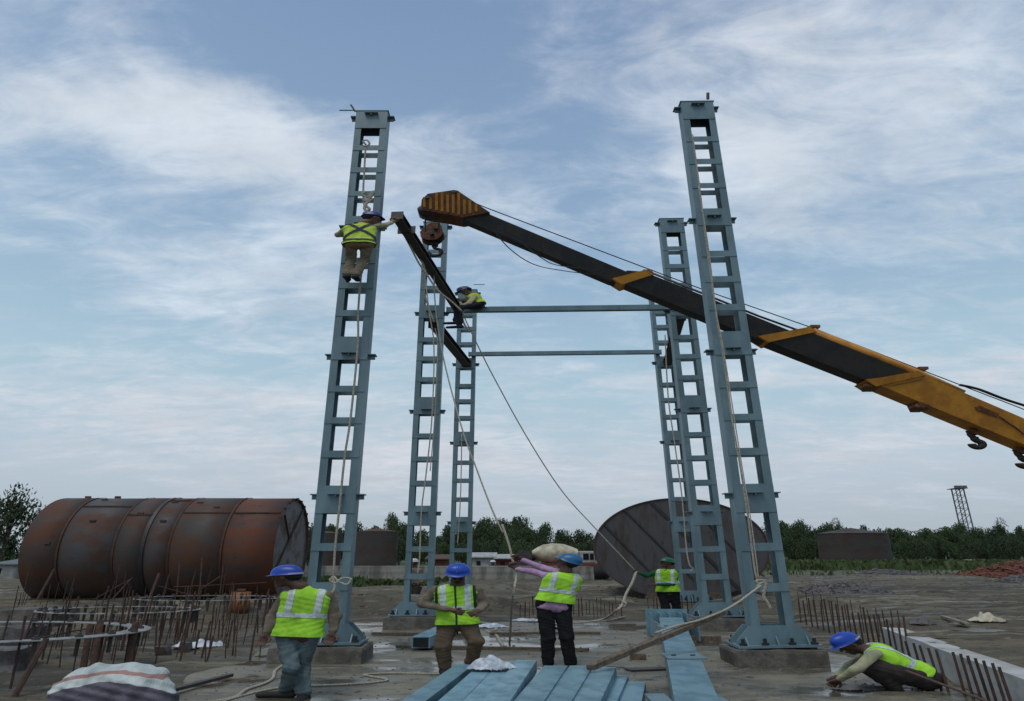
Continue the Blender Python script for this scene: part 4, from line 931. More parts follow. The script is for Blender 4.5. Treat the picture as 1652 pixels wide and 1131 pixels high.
plank(atz(640, 1043, .04), atz(950, 1048, .04), .07, .05, 'longer brown timber lying nearer, behind the white bag')
plank(atz(985, 1008, .03), atz(1025, 1007, .03), .06, .03, 'short dark timber left of the end of the lying blue beam')
plank(atz(275, 1114, .06), atz(372, 1089, .06), .05, .04, 'dark bar lying on the ground beside the striped sack', 'steel_bar', M_darksteel, 'bar')
plank(atz(1012, 1080, .02), atz(1075, 1078, .02), .18, .02, 'flat dark patch of board beside the lying blue beam', m=M_darksteel)
o = rough_block(atz(1030, 1064, 0).x - .12, atz(1030, 1064, 0).x + .12, atz(1030, 1064, 0).y - .08, atz(1030, 1064, 0).y + .08, -.02, .09, 'brick', M_timber, loc=tuple(atz(1030, 1064, 0)), n=2, amp=.02); tag(o, 'brownish brick lying left of the lying blue beam', 'brick')

# pole leaning across the blue beam
P0 = at(952, 1077, 7.9); P1 = at(1166, 988, 9.6)
plank(P0, P1, .058, .058, 'long rough timber pole slanting up over the blue beam towards the right column', 'timber_pole', cat='pole')

# ------------------------------------------------------------------ foreground steel
specs = [((640, 1150), (750, 1072), .40, .16), ((706, 1150), (792, 1069), .42, .15), ((748, 1150), (822, 1067), .42, .14), ((786, 1150), (850, 1065), .44, .15), ((838, 1150), (897, 1074), .40, .17), ((884, 1150), (938, 1074), .38, .17), ((934, 1150), (976, 1076), .36, .17), ((970, 1150), (1001, 1089), .26, .12), ((1012, 1150), (1026, 1100), .22, .14)]
labs = ['leftmost blue grey steel channel of the foreground pile', 'second channel from the left in the foreground pile', 'third channel from the left in the foreground pile, just below the white bag', 'fourth channel from the left in the foreground pile', 'middle channel of the foreground pile, left of the standing worker\'s feet', 'sixth channel from the left, ending right of the pulling worker\'s feet', 'seventh channel from the left, touching the foot of the timber pole', 'low narrow channel second from the right of the pile', 'lowest and rightmost channel of the foreground pile']
for i, ((x0, y0), (x1, y1), zt, w) in enumerate(specs):
    p1 = atz(x1, y1, zt); p0 = atz(x0, y0, zt); dv = (p0 - p1); p0 = p1 + dv * 1.5; hgt = .13
    w = (.135 if i < 3 else w) * .90
    p0.z -= hgt / 2; p1.z -= hgt / 2
    t = thing('steel_channel', tuple(p1), labs[i], 'steel channel', 'blue grey channels stacked in the foreground')
    MB().sweep([p1, p0], CH(w, hgt, .012)).build('channel_section', M_pipe, t)
    dd = (p0 - p1).normalized()
    for q_ in (.12, .5): 
        c = p1.lerp(p0, q_); MB().bar(c - dd * .006, c + dd * .006, w - .03, hgt - .03).build('stiffener', M_pipe, t)
# bearers under the pile
for k, Yq in enumerate((5.2, 7.4)):
    for z_, lab in ((.05, 'bottom'), (.15, 'top')):
        if z_ > .1: a_, b_ = -1.3 + k * .2, .9 + k * .3
        else: a_, b_ = -1.6, 1.6
        o = MB().box(a_ + .5 * k, b_, Yq, Yq + .1, z_ - .045, z_ + .045).build('timber_bearer', M_timber, loc=(a_, Yq, z_)); tag(o, '%s timber bearer hidden under the %s of the channel pile' % (lab, 'far end' if k else 'near end'), 'bearer')
# lying built-up beam
def lying():
    zt = .40; Lf, Rf = atz(1063, 996, zt), atz(1101, 996, zt); Ln, Rn = atz(1090, 1140, zt), atz(1166, 1140, zt)
    ext = 1.6; Ln2 = Lf + (Ln - Lf) * ext; Rn2 = Rf + (Rn - Rf) * ext
    t = thing('lying_beam', ((Lf.x + Rf.x) / 2, Lf.y, 0), 'long light blue grey box beam lying on the slab beside the channel pile, pointing away', 'steel beam')
    dz = Vector((0, 0, -.30))
    MB().prism([Lf, Rf, Rf + dz, Lf + dz], [Ln2, Rn2, Rn2 + dz, Ln2 + dz]).build('box_section', M_pipe, t, bevel=.01)
    # end base: plate with ribs
    y = Lf.y; x0 = Lf.x - .16; x1 = Rf.x + .12
    MB().box(x0 - .06, x1 + .06, y + .30, y + .33, -.0, zt + .14).build('end_plate', M_pipe, t)
    b = MB()
    for xx in (x0, Lf.x + .03, (Lf.x + Rf.x) / 2 - .02, Rf.x - .03, x1 - .03): b.box(xx, xx + .03, y - .0, y + .299, .02, zt + .08)
    b.build('rib', M_pipe, t)
    MB().box(x0 + .001, x0 + .03, y - 2.6, y - .01, .03, zt - .06).box(x1 - .03, x1 - .001, y - .8, y - .01, .03, zt - .06).build('side_plate', M_col, t)
    # joint plates on top and side brackets
    for py, k in ((1060, 1), (1012, 0)):
        a = atz(1080 if k else 1066, py, zt); f = (a.y - Ln.y) / (Lf.y - Ln.y); xl = Ln.x + (Lf.x - Ln.x) * f; xr = Rn.x + (Rf.x - Rn.x) * f
        MB().box(xl - .03, xr + .03, a.y - .22, a.y + .22, zt + .002, zt + .018).build('joint_plate', M_col, t)
        for bx_ in (xl + .1, xr - .1): MB().cyl((bx_, a.y, zt + .018), (bx_, a.y, zt + .03), .02, 8).build('bolt', M_bolt, t)
    a = atz(1080, 1108, zt); f = (a.y - Ln.y) / (Lf.y - Ln.y); xl = Ln.x + (Lf.x - Ln.x) * f; xr = Rn.x + (Rf.x - Rn.x) * f
    MB().box(xl - .22, xl - .002, a.y - .05, a.y + .35, zt - .16, zt - .13).box(xr + .002, xr + .14, a.y - .05, a.y + .35, zt - .16, zt - .13).build('bracket', M_col, t)
    for yq in (Lf.y - .6, Ln.y + 1.0):
        o = MB().box(Lf.x - .3, Rf.x + .6, yq, yq + .12, .0, .098).build('timber_bearer', M_timber, loc=(Lf.x, yq, 0)); tag(o, 'timber bearer under the %s of the lying blue beam' % ('far end' if yq > 9 else 'near end'), 'bearer')
lying()
# small blue piece lying behind the middle worker
p = atz(673, 1048, .02); q = atz(700, 1034, .02) + Vector((.15, .5, 0)); t = thing('blue_offcut', tuple(p), 'short blue grey box offcut with dark open end lying left of the middle worker', 'steel offcut')
hs = .095; sq = [(-hs, -hs), (hs, -hs), (hs, hs), (-hs, hs)]
MB().sweep([p + Vector((.06, 0, .12)), q + Vector((0, 0, .12))], sq).build('box_section', M_pipe, t)
hs2 = .08; MB().sweep([p + Vector((.055, -.012, .12)), p + Vector((.06, -.001, .12))], [(-hs2, -hs2), (hs2, -hs2), (hs2, hs2), (-hs2, hs2)]).build('end_shade_plate', M_glass, t)  # dark plate on the closed end paints the shade inside a hollow

# ------------------------------------------------------------------ signed-distance modelling (people, sacks): smooth bodies polygonised on a grid
class Blob:
    def __init__(s): s.p = []; s.cut = []
    def cap(s, a, b, ra, rb=None, k=.03): s.p.append((np.array(a, float), np.array(b, float), ra, ra if rb is None else rb, k)); return s
    def minus(s, a, r): s.cut.append((np.array(a, float), r)); return s
    def mesh(s, h=.012, grow=0.0, wrinkle=0.0, wf=30.0, seed=0):
        lo = np.min([np.minimum(a, b) - max(ra, rb) for a, b, ra, rb, k in s.p], 0) - grow - wrinkle - 3 * h
        hi = np.max([np.maximum(a, b) + max(ra, rb) for a, b, ra, rb, k in s.p], 0) + grow + wrinkle + 3 * h
        n = np.ceil((hi - lo) / h).astype(int) + 1; D = np.full(n, 1.0)
        ax = [lo[i] + h * np.arange(n[i]) for i in range(3)]
        for a, b, ra, rb, k in s.p:
            R = max(ra, rb) + grow + k + 4 * h; i0 = np.maximum(((np.minimum(a, b) - R - lo) / h).astype(int), 0); i1 = np.minimum(((np.maximum(a, b) + R - lo) / h).astype(int) + 2, n)
            X = ax[0][i0[0]:i1[0]][:, None, None]; Y = ax[1][i0[1]:i1[1]][None, :, None]; Z = ax[2][i0[2]:i1[2]][None, None, :]
            ab = b - a; L2 = max(ab @ ab, 1e-9); t = np.clip(((X - a[0]) * ab[0] + (Y - a[1]) * ab[1] + (Z - a[2]) * ab[2]) / L2, 0, 1)
            d = np.sqrt((X - a[0] - t * ab[0]) ** 2 + (Y - a[1] - t * ab[1]) ** 2 + (Z - a[2] - t * ab[2]) ** 2) - (ra + t * (rb - ra)) - grow
            S = D[i0[0]:i1[0], i0[1]:i1[1], i0[2]:i1[2]]; hh = np.clip(.5 + .5 * (S - d) / k, 0, 1); D[i0[0]:i1[0], i0[1]:i1[1], i0[2]:i1[2]] = S * (1 - hh) + d * hh - k * hh * (1 - hh)
        X = ax[0][:, None, None]; Y = ax[1][None, :, None]; Z = ax[2][None, None, :]
        if wrinkle:
            w = np.sin(wf * (Z + .35 * np.sin(9 * X + seed) + .3 * Y)) * np.sin(wf * .45 * (X - .6 * Z) + seed) + .5 * np.sin(wf * 1.7 * (X + Y * .8 + .3 * np.sin(11 * Z + seed)))
            D = D + wrinkle * w
        for c, r in s.cut:
            D = np.maximum(D, r - np.sqrt((X - c[0]) ** 2 + (Y - c[1]) ** 2 + (Z - c[2]) ** 2))
        return nets(D, lo, h)
def nets(D, lo, h):
    s = D < 0; c = np.stack([s[i:s.shape[0] - 1 + i, j:s.shape[1] - 1 + j, k:s.shape[2] - 1 + k] for i in (0, 1) for j in (0, 1) for k in (0, 1)])
    m = c.any(0) & ~c.all(0); I = np.argwhere(m); idx = np.full(m.shape, -1); idx[m] = np.arange(len(I))
    P = np.zeros((len(I), 3)); cnt = np.zeros(len(I)); offs = [(i, j, k) for i in (0, 1) for j in (0, 1) for k in (0, 1)]
    for a in offs:
        for ax_ in range(3):
            if a[ax_]: continue
            b = list(a); b[ax_] = 1; va = D[I[:, 0] + a[0], I[:, 1] + a[1], I[:, 2] + a[2]]; vb = D[I[:, 0] + b[0], I[:, 1] + b[1], I[:, 2] + b[2]]
            x = (va < 0) != (vb < 0); t = np.where(x, va / np.where(x, va - vb, 1), 0); pt = np.array(a, float)[None] + np.zeros((len(I), 3)); pt[:, ax_] += t
            P[x] += pt[x]; cnt[x] += 1
    P = (P / cnt[:, None] + I) * h + lo; F = []
    for ax_ in range(3):
        sl0 = [slice(None)] * 3; sl1 = [slice(None)] * 3; sl0[ax_] = slice(0, -1); sl1[ax_] = slice(1, None)
        a = s[tuple(sl0)]; b = s[tuple(sl1)]; E = np.argwhere(a != b); u, v = (ax_ + 1) % 3, (ax_ + 2) % 3
        E = E[(E[:, u] > 0) & (E[:, v] > 0) & (E[:, u] < m.shape[u]) & (E[:, v] < m.shape[v])]
        q = []
        for du, dv in ((-1, -1), (0, -1), (0, 0), (-1, 0)):
            e = E.copy(); e[:, u] += du; e[:, v] += dv; q.append(idx[e[:, 0], e[:, 1], e[:, 2]])
        q = np.stack(q, 1); flip = b[E[:, 0], E[:, 1], E[:, 2]] ; q[flip] = q[flip][:, ::-1]; F.append(q)
    F = np.concatenate(F); F = F[(F >= 0).all(1)]
    return P, F
def place_mesh(name, P, F, m, parent):
    P = P.copy(); P[:, 0] *= W; o = link_mesh(name, P, F, m, parent, smooth=True); return o
def clip_band(P, F, planes, off):
    """the strip of a surface between planes (point, normal keep side), lifted off along its normals"""
    b = bmesh.new(); vs_ = [b.verts.new(p) for p in P]
    for f in F: b.faces.new([vs_[i] for i in f])
    for co, no in planes:
        bmesh.ops.bisect_plane(b, geom=b.verts[:] + b.edges[:] + b.faces[:], plane_co=co, plane_no=no, clear_inner=True)
    b.normal_update(); 
    for v in b.verts: v.normal_update()
    pts = np.array([tuple(v.co + v.normal * off) for v in b.verts]) if len(b.verts) else np.zeros((0, 3)); b.verts.index_update(); fs = [[v.index for v in f.verts] for f in b.faces]; b.free(); return pts, fs

# ------------------------------------------------------------------ people
def person(label, Y0, J, face, up=(0, 0, 1), shirt=None, trousers=None, vest=M_vest, helmet=(.01, .03, .30), skin=M_skin, shoe=M_black, foot=None, size=1.0, front=None, grip=(), harness=False, zipper=False, band=False, cellv=.011, hands=True, eyes=False, sleeve=True, hem=.10, cap_style='helmet', stripes=True, headk=1.0, tw=1.0, tb=1.0, shw=.95, tail=-.03):
    hipc = J['hip']; X0 = at(hipc[0], hipc[1], Y0).x; Z0 = foot if foot is not None else 0.0
    o = Vector((X0, Y0, Z0))
    def pt(j): p = at(j[0], j[1], Y0 + (j[2] if len(j) > 2 else 0)); return Vector(((p.x - X0) / W, p.y - Y0, p.z - Z0))
    j = {k: pt(v) for k, v in J.items()}
    root = thing('person', tuple(o), label, 'person')
    cc0 = (j['sL'] + j['sR']) / 2
    for q_ in ('sL', 'sR'): j[q_] = cc0 + (j[q_] - cc0) * shw
    sL, sR, hC, nk = j['sL'], j['sR'], j['hip'], j['neck']; sx_ = (sR - sL).normalized(); chest = (sL + sR) / 2
    spine = (chest - hC).normalized(); fw = sx_.cross(spine).normalized()          # forward or backward; sign below
    if front is not None and fw.dot(Vector(front)) < 0: fw = -fw
    s = size; hipv = (j['kR'] - j['kL']); hx = (sx_ - spine * sx_.dot(spine)).normalized()
    hL = hC - hx * .080 * s; hR = hC + hx * .080 * s
    if hipv.dot(hx) < 0 and False: hL, hR = hR, hL
    def torso(B, g=0, k=.05, low=0.0):
        up_ = chest - spine * .05 * s
        for sg in (-1, 1):
            B.cap(up_ + hx * .074 * sg * s + fw * .0, hC + hx * .062 * sg * s - spine * low, (.092 * tb + g) * s, (.085 * tb + g) * s, k)
        B.cap(sL + hx * .035 * s - spine * .02, sR - hx * .035 * s - spine * .02, (.050 + g) * s, None, k)
        B.cap(chest + spine * .01, nk, (.062 + g * .6) * s, (.048 + g * .3) * s, k)
    # --- body: one continuous surface
    B = Blob(); torso(B)
    arms = (('sL', 'eL', 'wL'), ('sR', 'eR', 'wR')); legs = ((hL, 'kL', 'aL'), (hR, 'kR', 'aR'))
    for a, e, w in arms: B.cap(j[a], j[e], .040 * s, .034 * s).cap(j[e], j[w], .033 * s, .024 * s, .015)
    for h_, kn, an in legs: B.cap(h_, j[kn], .062 * s, .045 * s).cap(j[kn], j[an], .045 * s, .032 * s, .02)
    f = Vector(face).normalized(); u = Vector(up); u = (u - f * u.dot(f)).normalized(); r = f.cross(u).normalized(); hc = j['head']; hs = .93 * s * headk
    H = lambda x, y, z: hc + r * (x * hs) + f * (y * hs) + u * (z * hs)
    B.cap(H(0, -.02, .035), H(0, .02, .03), .088 * hs, .085 * hs, .02).cap(H(0, .02, -.03), H(0, .045, -.085), .062 * hs, .038 * hs, .02)
    B.cap(H(0, .09, .012), H(0, .112, -.022), .011 * hs, .016 * hs, .008).cap(H(-.035, .083, .022), H(.035, .083, .022), .014 * hs, None, .01)
    B.cap(H(-.02, .088, -.058), H(.02, .088, -.058), .010 * hs, None, .006)
    for sg in (-1, 1): B.cap(H(.086 * sg, -.005, .015), H(.088 * sg, -.01, -.022), .014 * hs, .011 * hs, .008)
    B.cap(hc - u * .03, nk, .054 * s, .062 * s, .02)
    P, F = B.mesh(.011)
    PA = [P]; FA = [F]; nv = len(P)
    if hands:
        for side, (a, e, w) in zip('LR', arms):
            wj = j[w]; hd = pt(J['h' + side]) - wj; hd = hd.normalized() if hd.length > .01 else (wj - j[e]).normalized()
            g_ = side in grip; q = Vector((0, -1, 0)) if abs(hd.y) < .8 else Vector((0, 0, 1)); pn = (q - hd * q.dot(hd)).normalized(); sd_ = hd.cross(pn).normalized(); HB = Blob(); z = s
            HB.cap(wj, wj + hd * .03 * z, .026 * z, .028 * z, .01)
            for k_ in (-.024, -.008, .008, .024): HB.cap(wj + hd * .03 * z + sd_ * k_ * .7 * z, wj + hd * .085 * z + sd_ * k_ * z, .014 * z, .0125 * z, .012)
            for k_, L_ in ((-.030, .066), (-.010, .078), (.010, .073), (.029, .058)):
                b0 = wj + hd * .088 * z + sd_ * k_ * z; cl = 1.35 if g_ else .45; d1 = (hd * cos(cl * .6) + pn * sin(cl * .6)); d2 = (hd * cos(cl * 1.9) + pn * sin(cl * 1.9)); b1 = b0 + d1 * L_ * .5 * z; b2 = b1 + d2 * L_ * .45 * z
                HB.cap(b0, b1, .0100 * z, .0092 * z, .004).cap(b1, b2, .0090 * z, .0078 * z, .004)
            t0 = wj + hd * .035 * z - sd_ * .026 * z; t1 = t0 + (hd * .6 - sd_ * .6 + pn * .4).normalized() * .038 * z; t2 = t1 + (hd * .8 + pn * (.9 if g_ else .3)).normalized() * .03 * z
            HB.cap(t0, t1, .014 * z, .011 * z, .008).cap(t1, t2, .0105 * z, .009 * z, .004)
            p_, f_ = HB.mesh(.0055); PA.append(p_); FA.append(f_ + nv); nv += len(p_)
    place_mesh('body', np.concatenate(PA), np.concatenate(FA), skin, root)
    # --- shirt
    if shirt:
        S = Blob(); torso(S, .006, .05, tail)
        for a, e, w in arms:
            we = j[e].lerp(j[w], .88 if sleeve else .25); S.cap(j[a], j[e], .053 * s, .045 * s, .025).cap(j[e], we, .045 * s, .036 * s, .025)
        if tail > 0: S.cap(hC - spine * tail - hx * .05, hC - spine * tail + hx * .05, .100 * s, None, .04)
        S.minus(nk + (hc - nk) * .55, .085 * s)
        P, F = S.mesh(.012, 0, .0035, 34, len(label)); place_mesh('shirt', P, F, shirt, root)
    # --- trousers
    T = Blob(); T.cap(hL + spine * .04, hR + spine * .04, .088 * s, None, .04)
    for h_, kn, an in legs:
        ak = j[kn].lerp(j[an], .93); T.cap(h_, j[kn], .086 * s * tw, .065 * s * tw, .03).cap(j[kn], ak, .064 * s * tw, .056 * s, .03)
    P, F = T.mesh(.012, 0, .005, 26, 3 + len(label)); place_mesh('trousers', P, F, trousers, root)
    # --- shoes
    for a, tt in (('aL', 'tL'), ('aR', 'tR')):
        A = j[a]; D_ = (pt(J[tt]) - A); B_ = Blob(); dz = -.055 * s; base = A + Vector((0, 0, dz)); tip = A + D_; hd = Vector((D_.x, D_.y, 0)).normalized() if Vector((D_.x, D_.y, 0)).length > .02 else Vector((0, -1, 0))
        tip = base + hd * .17 * s + Vector((0, 0, max(-.05, min(.05, (tip.z - base.z) * .5)))); B_.cap(A, base - hd * .02, .045 * s, .042 * s, .02).cap(base - hd * .03, tip, .042 * s, .034 * s, .02)
        P, F = B_.mesh(.009); place_mesh('shoe', P, F, shoe, root)
    # --- vest with reflective strips
    if vest:
        V = Blob(); torso(V, .015, .05, hem)
        hemc = hC - spine * (hem - .02)
        V.cap(hemc - hx * .06 * s, hemc + hx * .06 * s, .116 * s * tb, None, .06)
        V.minus(nk + (hc - nk) * .45 + fw * .0, .100 * s)
        P, F = V.mesh(.012, 0, .0045, 22, 7 + len(label)); bot = hemc - spine * .0
        if P.size:
            P2, F2 = clip_band(P, F, [(bot, spine)], 0.0)
            vo = place_mesh('vest', P2, F2, vest, root)
            mid = chest.lerp(hC, .50 if stripes != 'low' else .6); wd = .026
            if stripes:
                p_, f_ = clip_band(P, F, [(mid - spine * wd, spine), (mid + spine * wd, -spine)], .005); place_mesh('reflective_strip', p_, f_, M_refl, vo)
                for sg in (-1, 1):
                    c0 = chest + hx * (.100 * sg) * s; p_, f_ = clip_band(P, F, [(mid + spine * wd, spine), (c0 - hx * .024, hx), (c0 + hx * .024, -hx)], .005)
                    if len(p_): place_mesh('reflective_strip', p_, f_, M_refl, vo)
                p_, f_ = clip_band(P, F, [(bot, spine), (bot + spine * .010, -spine)], .004); place_mesh('hem_piping', p_, f_, M_pipe_trim if zipper else vest, vo)
            if zipper:
                p_, f_ = clip_band(P, F, [(chest - hx * .008, hx), (chest + hx * .008, -hx), (chest, fw)], .007); place_mesh('zip', p_, f_, M_pipe_trim, vo)
                for sg in (-1, 1):
                    c0 = (sL if sg < 0 else sR) - hx * sg * .012; p_, f_ = clip_band(P, F, [(c0 - hx * .012, hx), (c0 + hx * .012, -hx), (mid, spine)], .006)
                    if len(p_): place_mesh('arm_piping', p_, f_, M_pipe_trim, vo)
            if harness:
                m_h = MATS.get('harness_web') or mat('harness_web', (.03, .03, .07), None, .8)
                for sg in (-1, 1):
                    dv = (spine * .75 + hx * sg * .65).normalized(); nn = dv.cross(fw).normalized(); c0 = chest - spine * .12 * s
                    p_, f_ = clip_band(P, F, [(c0 - nn * .02, nn), (c0 + nn * .02, -nn)], .012); place_mesh('harness_strap', p_, f_, m_h, root)
                c0 = hC + spine * .06; p_, f_ = clip_band(P, F, [(c0 - spine * .02, spine), (c0 + spine * .02, -spine)], .012); place_mesh('harness_belt', p_, f_, m_h, root)
    # --- hair and helmet
    Hb = Blob(); Hb.cap(H(0, -.03, .045), H(0, .0, .055), .092 * hs, .088 * hs, .02).cap(H(0, -.05, .0), H(0, -.045, -.03), .07 * hs, .05 * hs, .02)
    P, F = Hb.mesh(.01); ho = place_mesh('hair', P, F, M_hair, root)
    if helmet:
        hm = mat('helmet_shell', helmet, tuple(c * .85 for c in helmet), .35, scale=5); b = MB(); n = 28; R = 8
        def q(x, y, z): p = H(x, y, z); return (p.x * W, p.y, p.z)
        rimz = .048
        for i in range(R + 1):
            ph = pi / 2 * i / R
            for k in range(n):
                th = 2 * pi * k / n; cr_ = cos(ph) ** .85 if ph < pi / 2 - .01 else .0; b.v.append(q(.108 * cr_ * cos(th), -.005 + .128 * cr_ * sin(th), rimz + .120 * sin(ph) ** .9))
        for i in range(R):
            for k in range(n): b.f.append((i * n + k, i * n + (k + 1) % n, (i + 1) * n + (k + 1) % n, (i + 1) * n + k))
        base = len(b.v)
        for k in range(n):
            th = 2 * pi * k / n; ex = .010 + (.040 * max(0, sin(th)) ** 1.5 if cap_style == 'helmet' else .0)
            b.v.append(q((.108 + .010) * cos(th), -.005 + (.128 + ex) * sin(th), rimz - .012)); 
        for k in range(n): b.f.append((k, base + k, base + (k + 1) % n, (k + 1) % n))
        ho2 = b.build('helmet', hm, root, True, loc=(0, 0, 0)); ho2.location = (0, 0, 0)
        if cap_style == 'helmet':
            b = MB(); 
            for i in range(9):
                a_ = radians(20 + 17.5 * i); b.v += [q(-.012, -.005 + .130 * cos(a_), rimz + .121 * sin(a_)), q(.012, -.005 + .130 * cos(a_), rimz + .121 * sin(a_)), q(-.010, -.005 + .136 * cos(a_), rimz + .127 * sin(a_)), q(.010, -.005 + .136 * cos(a_), rimz + .127 * sin(a_))]
            for i in range(8): c_ = 4 * i; b.f += [(c_ + 2, c_ + 3, c_ + 7, c_ + 6), (c_, c_ + 2, c_ + 6, c_ + 4), (c_ + 1, c_ + 5, c_ + 7, c_ + 3)]
            b.build('helmet_ridge', hm, root, True, loc=(0, 0, 0))
        if band:
            b = MB(); m2 = M_cream
            for i in range(11):
                th = radians(205 + 13 * i)
                for rr_, z_ in ((.003, .012), (.003, .036)): b.v.append(q((.110 + rr_) * cos(th), -.005 + (.131 + rr_) * sin(th), rimz - .026 + z_))
            for i in range(10): b.f.append((2 * i, 2 * i + 2, 2 * i + 3, 2 * i + 1))
            b.build('helmet_band', m2, root, True, loc=(0, 0, 0))
    if eyes:
        for sg in (-1, 1):
            E_ = Blob().cap(H(.032 * sg, .078, .004), H(.034 * sg, .078, .004), .011 * hs, None, .002); P, F = E_.mesh(.004); place_mesh('eye', P, F, M_eye, root)
        E_ = Blob().cap(H(-.03, .086, -.04), H(.03, .086, -.04), .012 * hs, None, .01).cap(H(0, .05, -.09), H(0, .06, -.10), .04 * hs, .03 * hs, .01); P, F = E_.mesh(.005); place_mesh('beard', P, F, M_hair, root)
    return root
sh_khaki = cloth('khaki_shirt', (.16, .135, .10)); sh_olive = cloth('olive_grey_shirt', (.20, .195, .14)); sh_lilac = cloth('lilac_shirt', (.42, .27, .42)); sh_green = cloth('dark_green_shirt', (.012, .10, .045)); sh_sand = cloth('sand_shirt', (.42, .37, .24)); sh_tan = cloth('pale_tan_shirt', (.30, .30, .19))
tr_jean = cloth('faded_jeans', (.105, .145, .155), (.07, .10, .11)); tr_khaki = cloth('khaki_trousers', (.13, .098, .065)); tr_black = cloth('black_trousers', (.010, .010, .012)); tr_brown = cloth('dark_brown_trousers', (.045, .036, .034)); tr_sand = cloth('sand_trousers', (.22, .19, .13)); tr_navy = cloth('navy_trousers', (.022, .022, .035))
BLUE = (.010, .055, .36)
person('person in lime vest and faded jeans walking left past the front left column', 8.35,
       dict(head=(462, 932), neck=(485, 946, .0), sL=(462, 958, -.0), sR=(528, 960, .03), eL=(440, 996, .05), wL=(430, 1022, -.02), hL=(420, 1038, -.04), eR=(541, 994, .05), wR=(537, 1020, 0), hR=(530, 1036, -.02),
            hip=(480, 1026), kL=(470, 1078, -.10), aL=(462, 1112, .06), tL=(425, 1122, .05), kR=(486, 1078, .05), aR=(490, 1119, .0), tR=(482, 1131, -.1)),
       face=(-.93, .25, -.1), tw=.88, shirt=sh_khaki, trousers=tr_jean, helmet=BLUE, front=(-.2, 1, 0), band=True, hem=.02)
person('person in lime vest with black piping and khaki trousers facing us between the left columns', 9.75,
       dict(head=(739, 926, -.06), neck=(738, 943, 0), sL=(701, 951, 0), sR=(769, 951, 0), eL=(681, 975, .0), wL=(728, 984, -.22), hL=(752, 990, -.25), eR=(781, 974, .02), wR=(772, 986, -.18), hR=(755, 992, -.24),
            hip=(738, 1010), kL=(714, 1042, -.05), aL=(718, 1077, .03), tL=(722, 1090, -.1), kR=(768, 1034, -.08), aR=(760, 1070, .1), tR=(763, 1082, -.05)),
       face=(0, -.85, -.45), shirt=sh_khaki, trousers=tr_khaki, helmet=BLUE, front=(0, -1, 0), zipper=True, eyes=True, grip='LR', hem=.0)
o = MB().tube([at(752, 989, 9.5), at(790, 990, 9.45)], .008, 6).build('stick', M_timber, loc=tuple(at(752, 989, 9.5))); tag(o, 'thin stick held by the worker facing us', 'stick')
person('person in lilac shirt, lime vest and black trousers pulling the tag line', 10.7,
       dict(head=(916, 908, .0), neck=(913, 922, 0), sL=(884, 930, -.02), sR=(934, 932, .03), eL=(858, 922, .03), wL=(833, 918, .10), hL=(826, 906, .12), eR=(872, 915, .22), wR=(840, 902, .2), hR=(826, 893, .14),
            hip=(893, 976), kL=(884, 1030, -.03), aL=(884, 1072, .0), tL=(876, 1080, .12), kR=(914, 1028, -.02), aR=(921, 1073, .02), tR=(925, 1082, .12)),
       face=(-.75, .55, .50), up=(.3, -.1, 1), shirt=sh_lilac, trousers=tr_black, helmet=(.012, .11, .24), front=(-.3, 1, 0), grip='LR', hem=-.03, tail=.02)
person('person in green shirt and vest holding a rope end before the round tank', 17.2,
       dict(head=(1076, 909, 0), neck=(1081, 916.5, 0), sL=(1060, 922, .05), sR=(1090, 923, -.03), eL=(1044, 929, .0), wL=(1031, 924, -.05), hL=(1024, 921, -.06), eR=(1087, 943, -.06), wR=(1058, 943, -.2), hR=(1045, 945, -.22),
            hip=(1078, 957), kL=(1074, 980, -.03), aL=(1074, 1000, 0), tL=(1068, 1004, -.1), kR=(1092, 980, 0), aR=(1093, 1000, .02), tR=(1087, 1004, -.1)),
       face=(-.85, -.4, .25), shirt=sh_green, trousers=tr_black, helmet=(.01, .11, .05), vest=M_vestG, front=(-.5, -.8, 0), grip='L', hem=-.02)
person('person in lime vest squatting at the lower right, hands on the ground', 8.95,
       dict(head=(1371, 1040, 0), neck=(1394, 1047, 0), sL=(1412, 1055, -.24), sR=(1410, 1050, .17), eL=(1380, 1081, -.40), wL=(1353, 1097, -.26), hL=(1333, 1108, -.12), eR=(1372, 1074, .2), wR=(1350, 1092, .1), hR=(1334, 1102, .05),
            hip=(1488, 1092, 0), kL=(1400, 1073, -.20), aL=(1447, 1112, -.12), tL=(1405, 1116, -.14), kR=(1405, 1072, .15), aR=(1440, 1106, .12), tR=(1400, 1108, .14)),
       face=(-.80, -.06, -.60), up=(-.5, 0, .8), shirt=sh_tan, trousers=tr_brown, helmet=BLUE, front=(-.5, 0, -.8), band=True, hem=-.02, grip='LR', tw=1.5, tb=1.22)
person('person in harness climbing the front left column, reaching for the lifted beam', 10.62,
       dict(head=(600, 353, .0), neck=(588, 359, -.02), sL=(559, 369, -.04), sR=(602, 366, .0), eL=(546, 379, .10), wL=(555, 380, .28), hL=(564, 377, .32), eR=(619, 364, .05), wR=(632, 359, .12), hR=(641, 353, .16),
            hip=(580, 396, -.10), kL=(566, 420, .08), aL=(560, 443, .04), tL=(562, 450, .22), kR=(588, 419, .05), aR=(574, 444, .02), tR=(578, 451, .22)),
       face=(.8, .6, -.1), shirt=sh_sand, trousers=tr_sand, helmet=(.015, .03, .20), vest=M_vestY, front=(.2, 1, 0), skin=M_skin2, harness=True, foot=at(568, 452, 10.75).z, grip='LR', stripes=False, hem=.02, tw=.84)
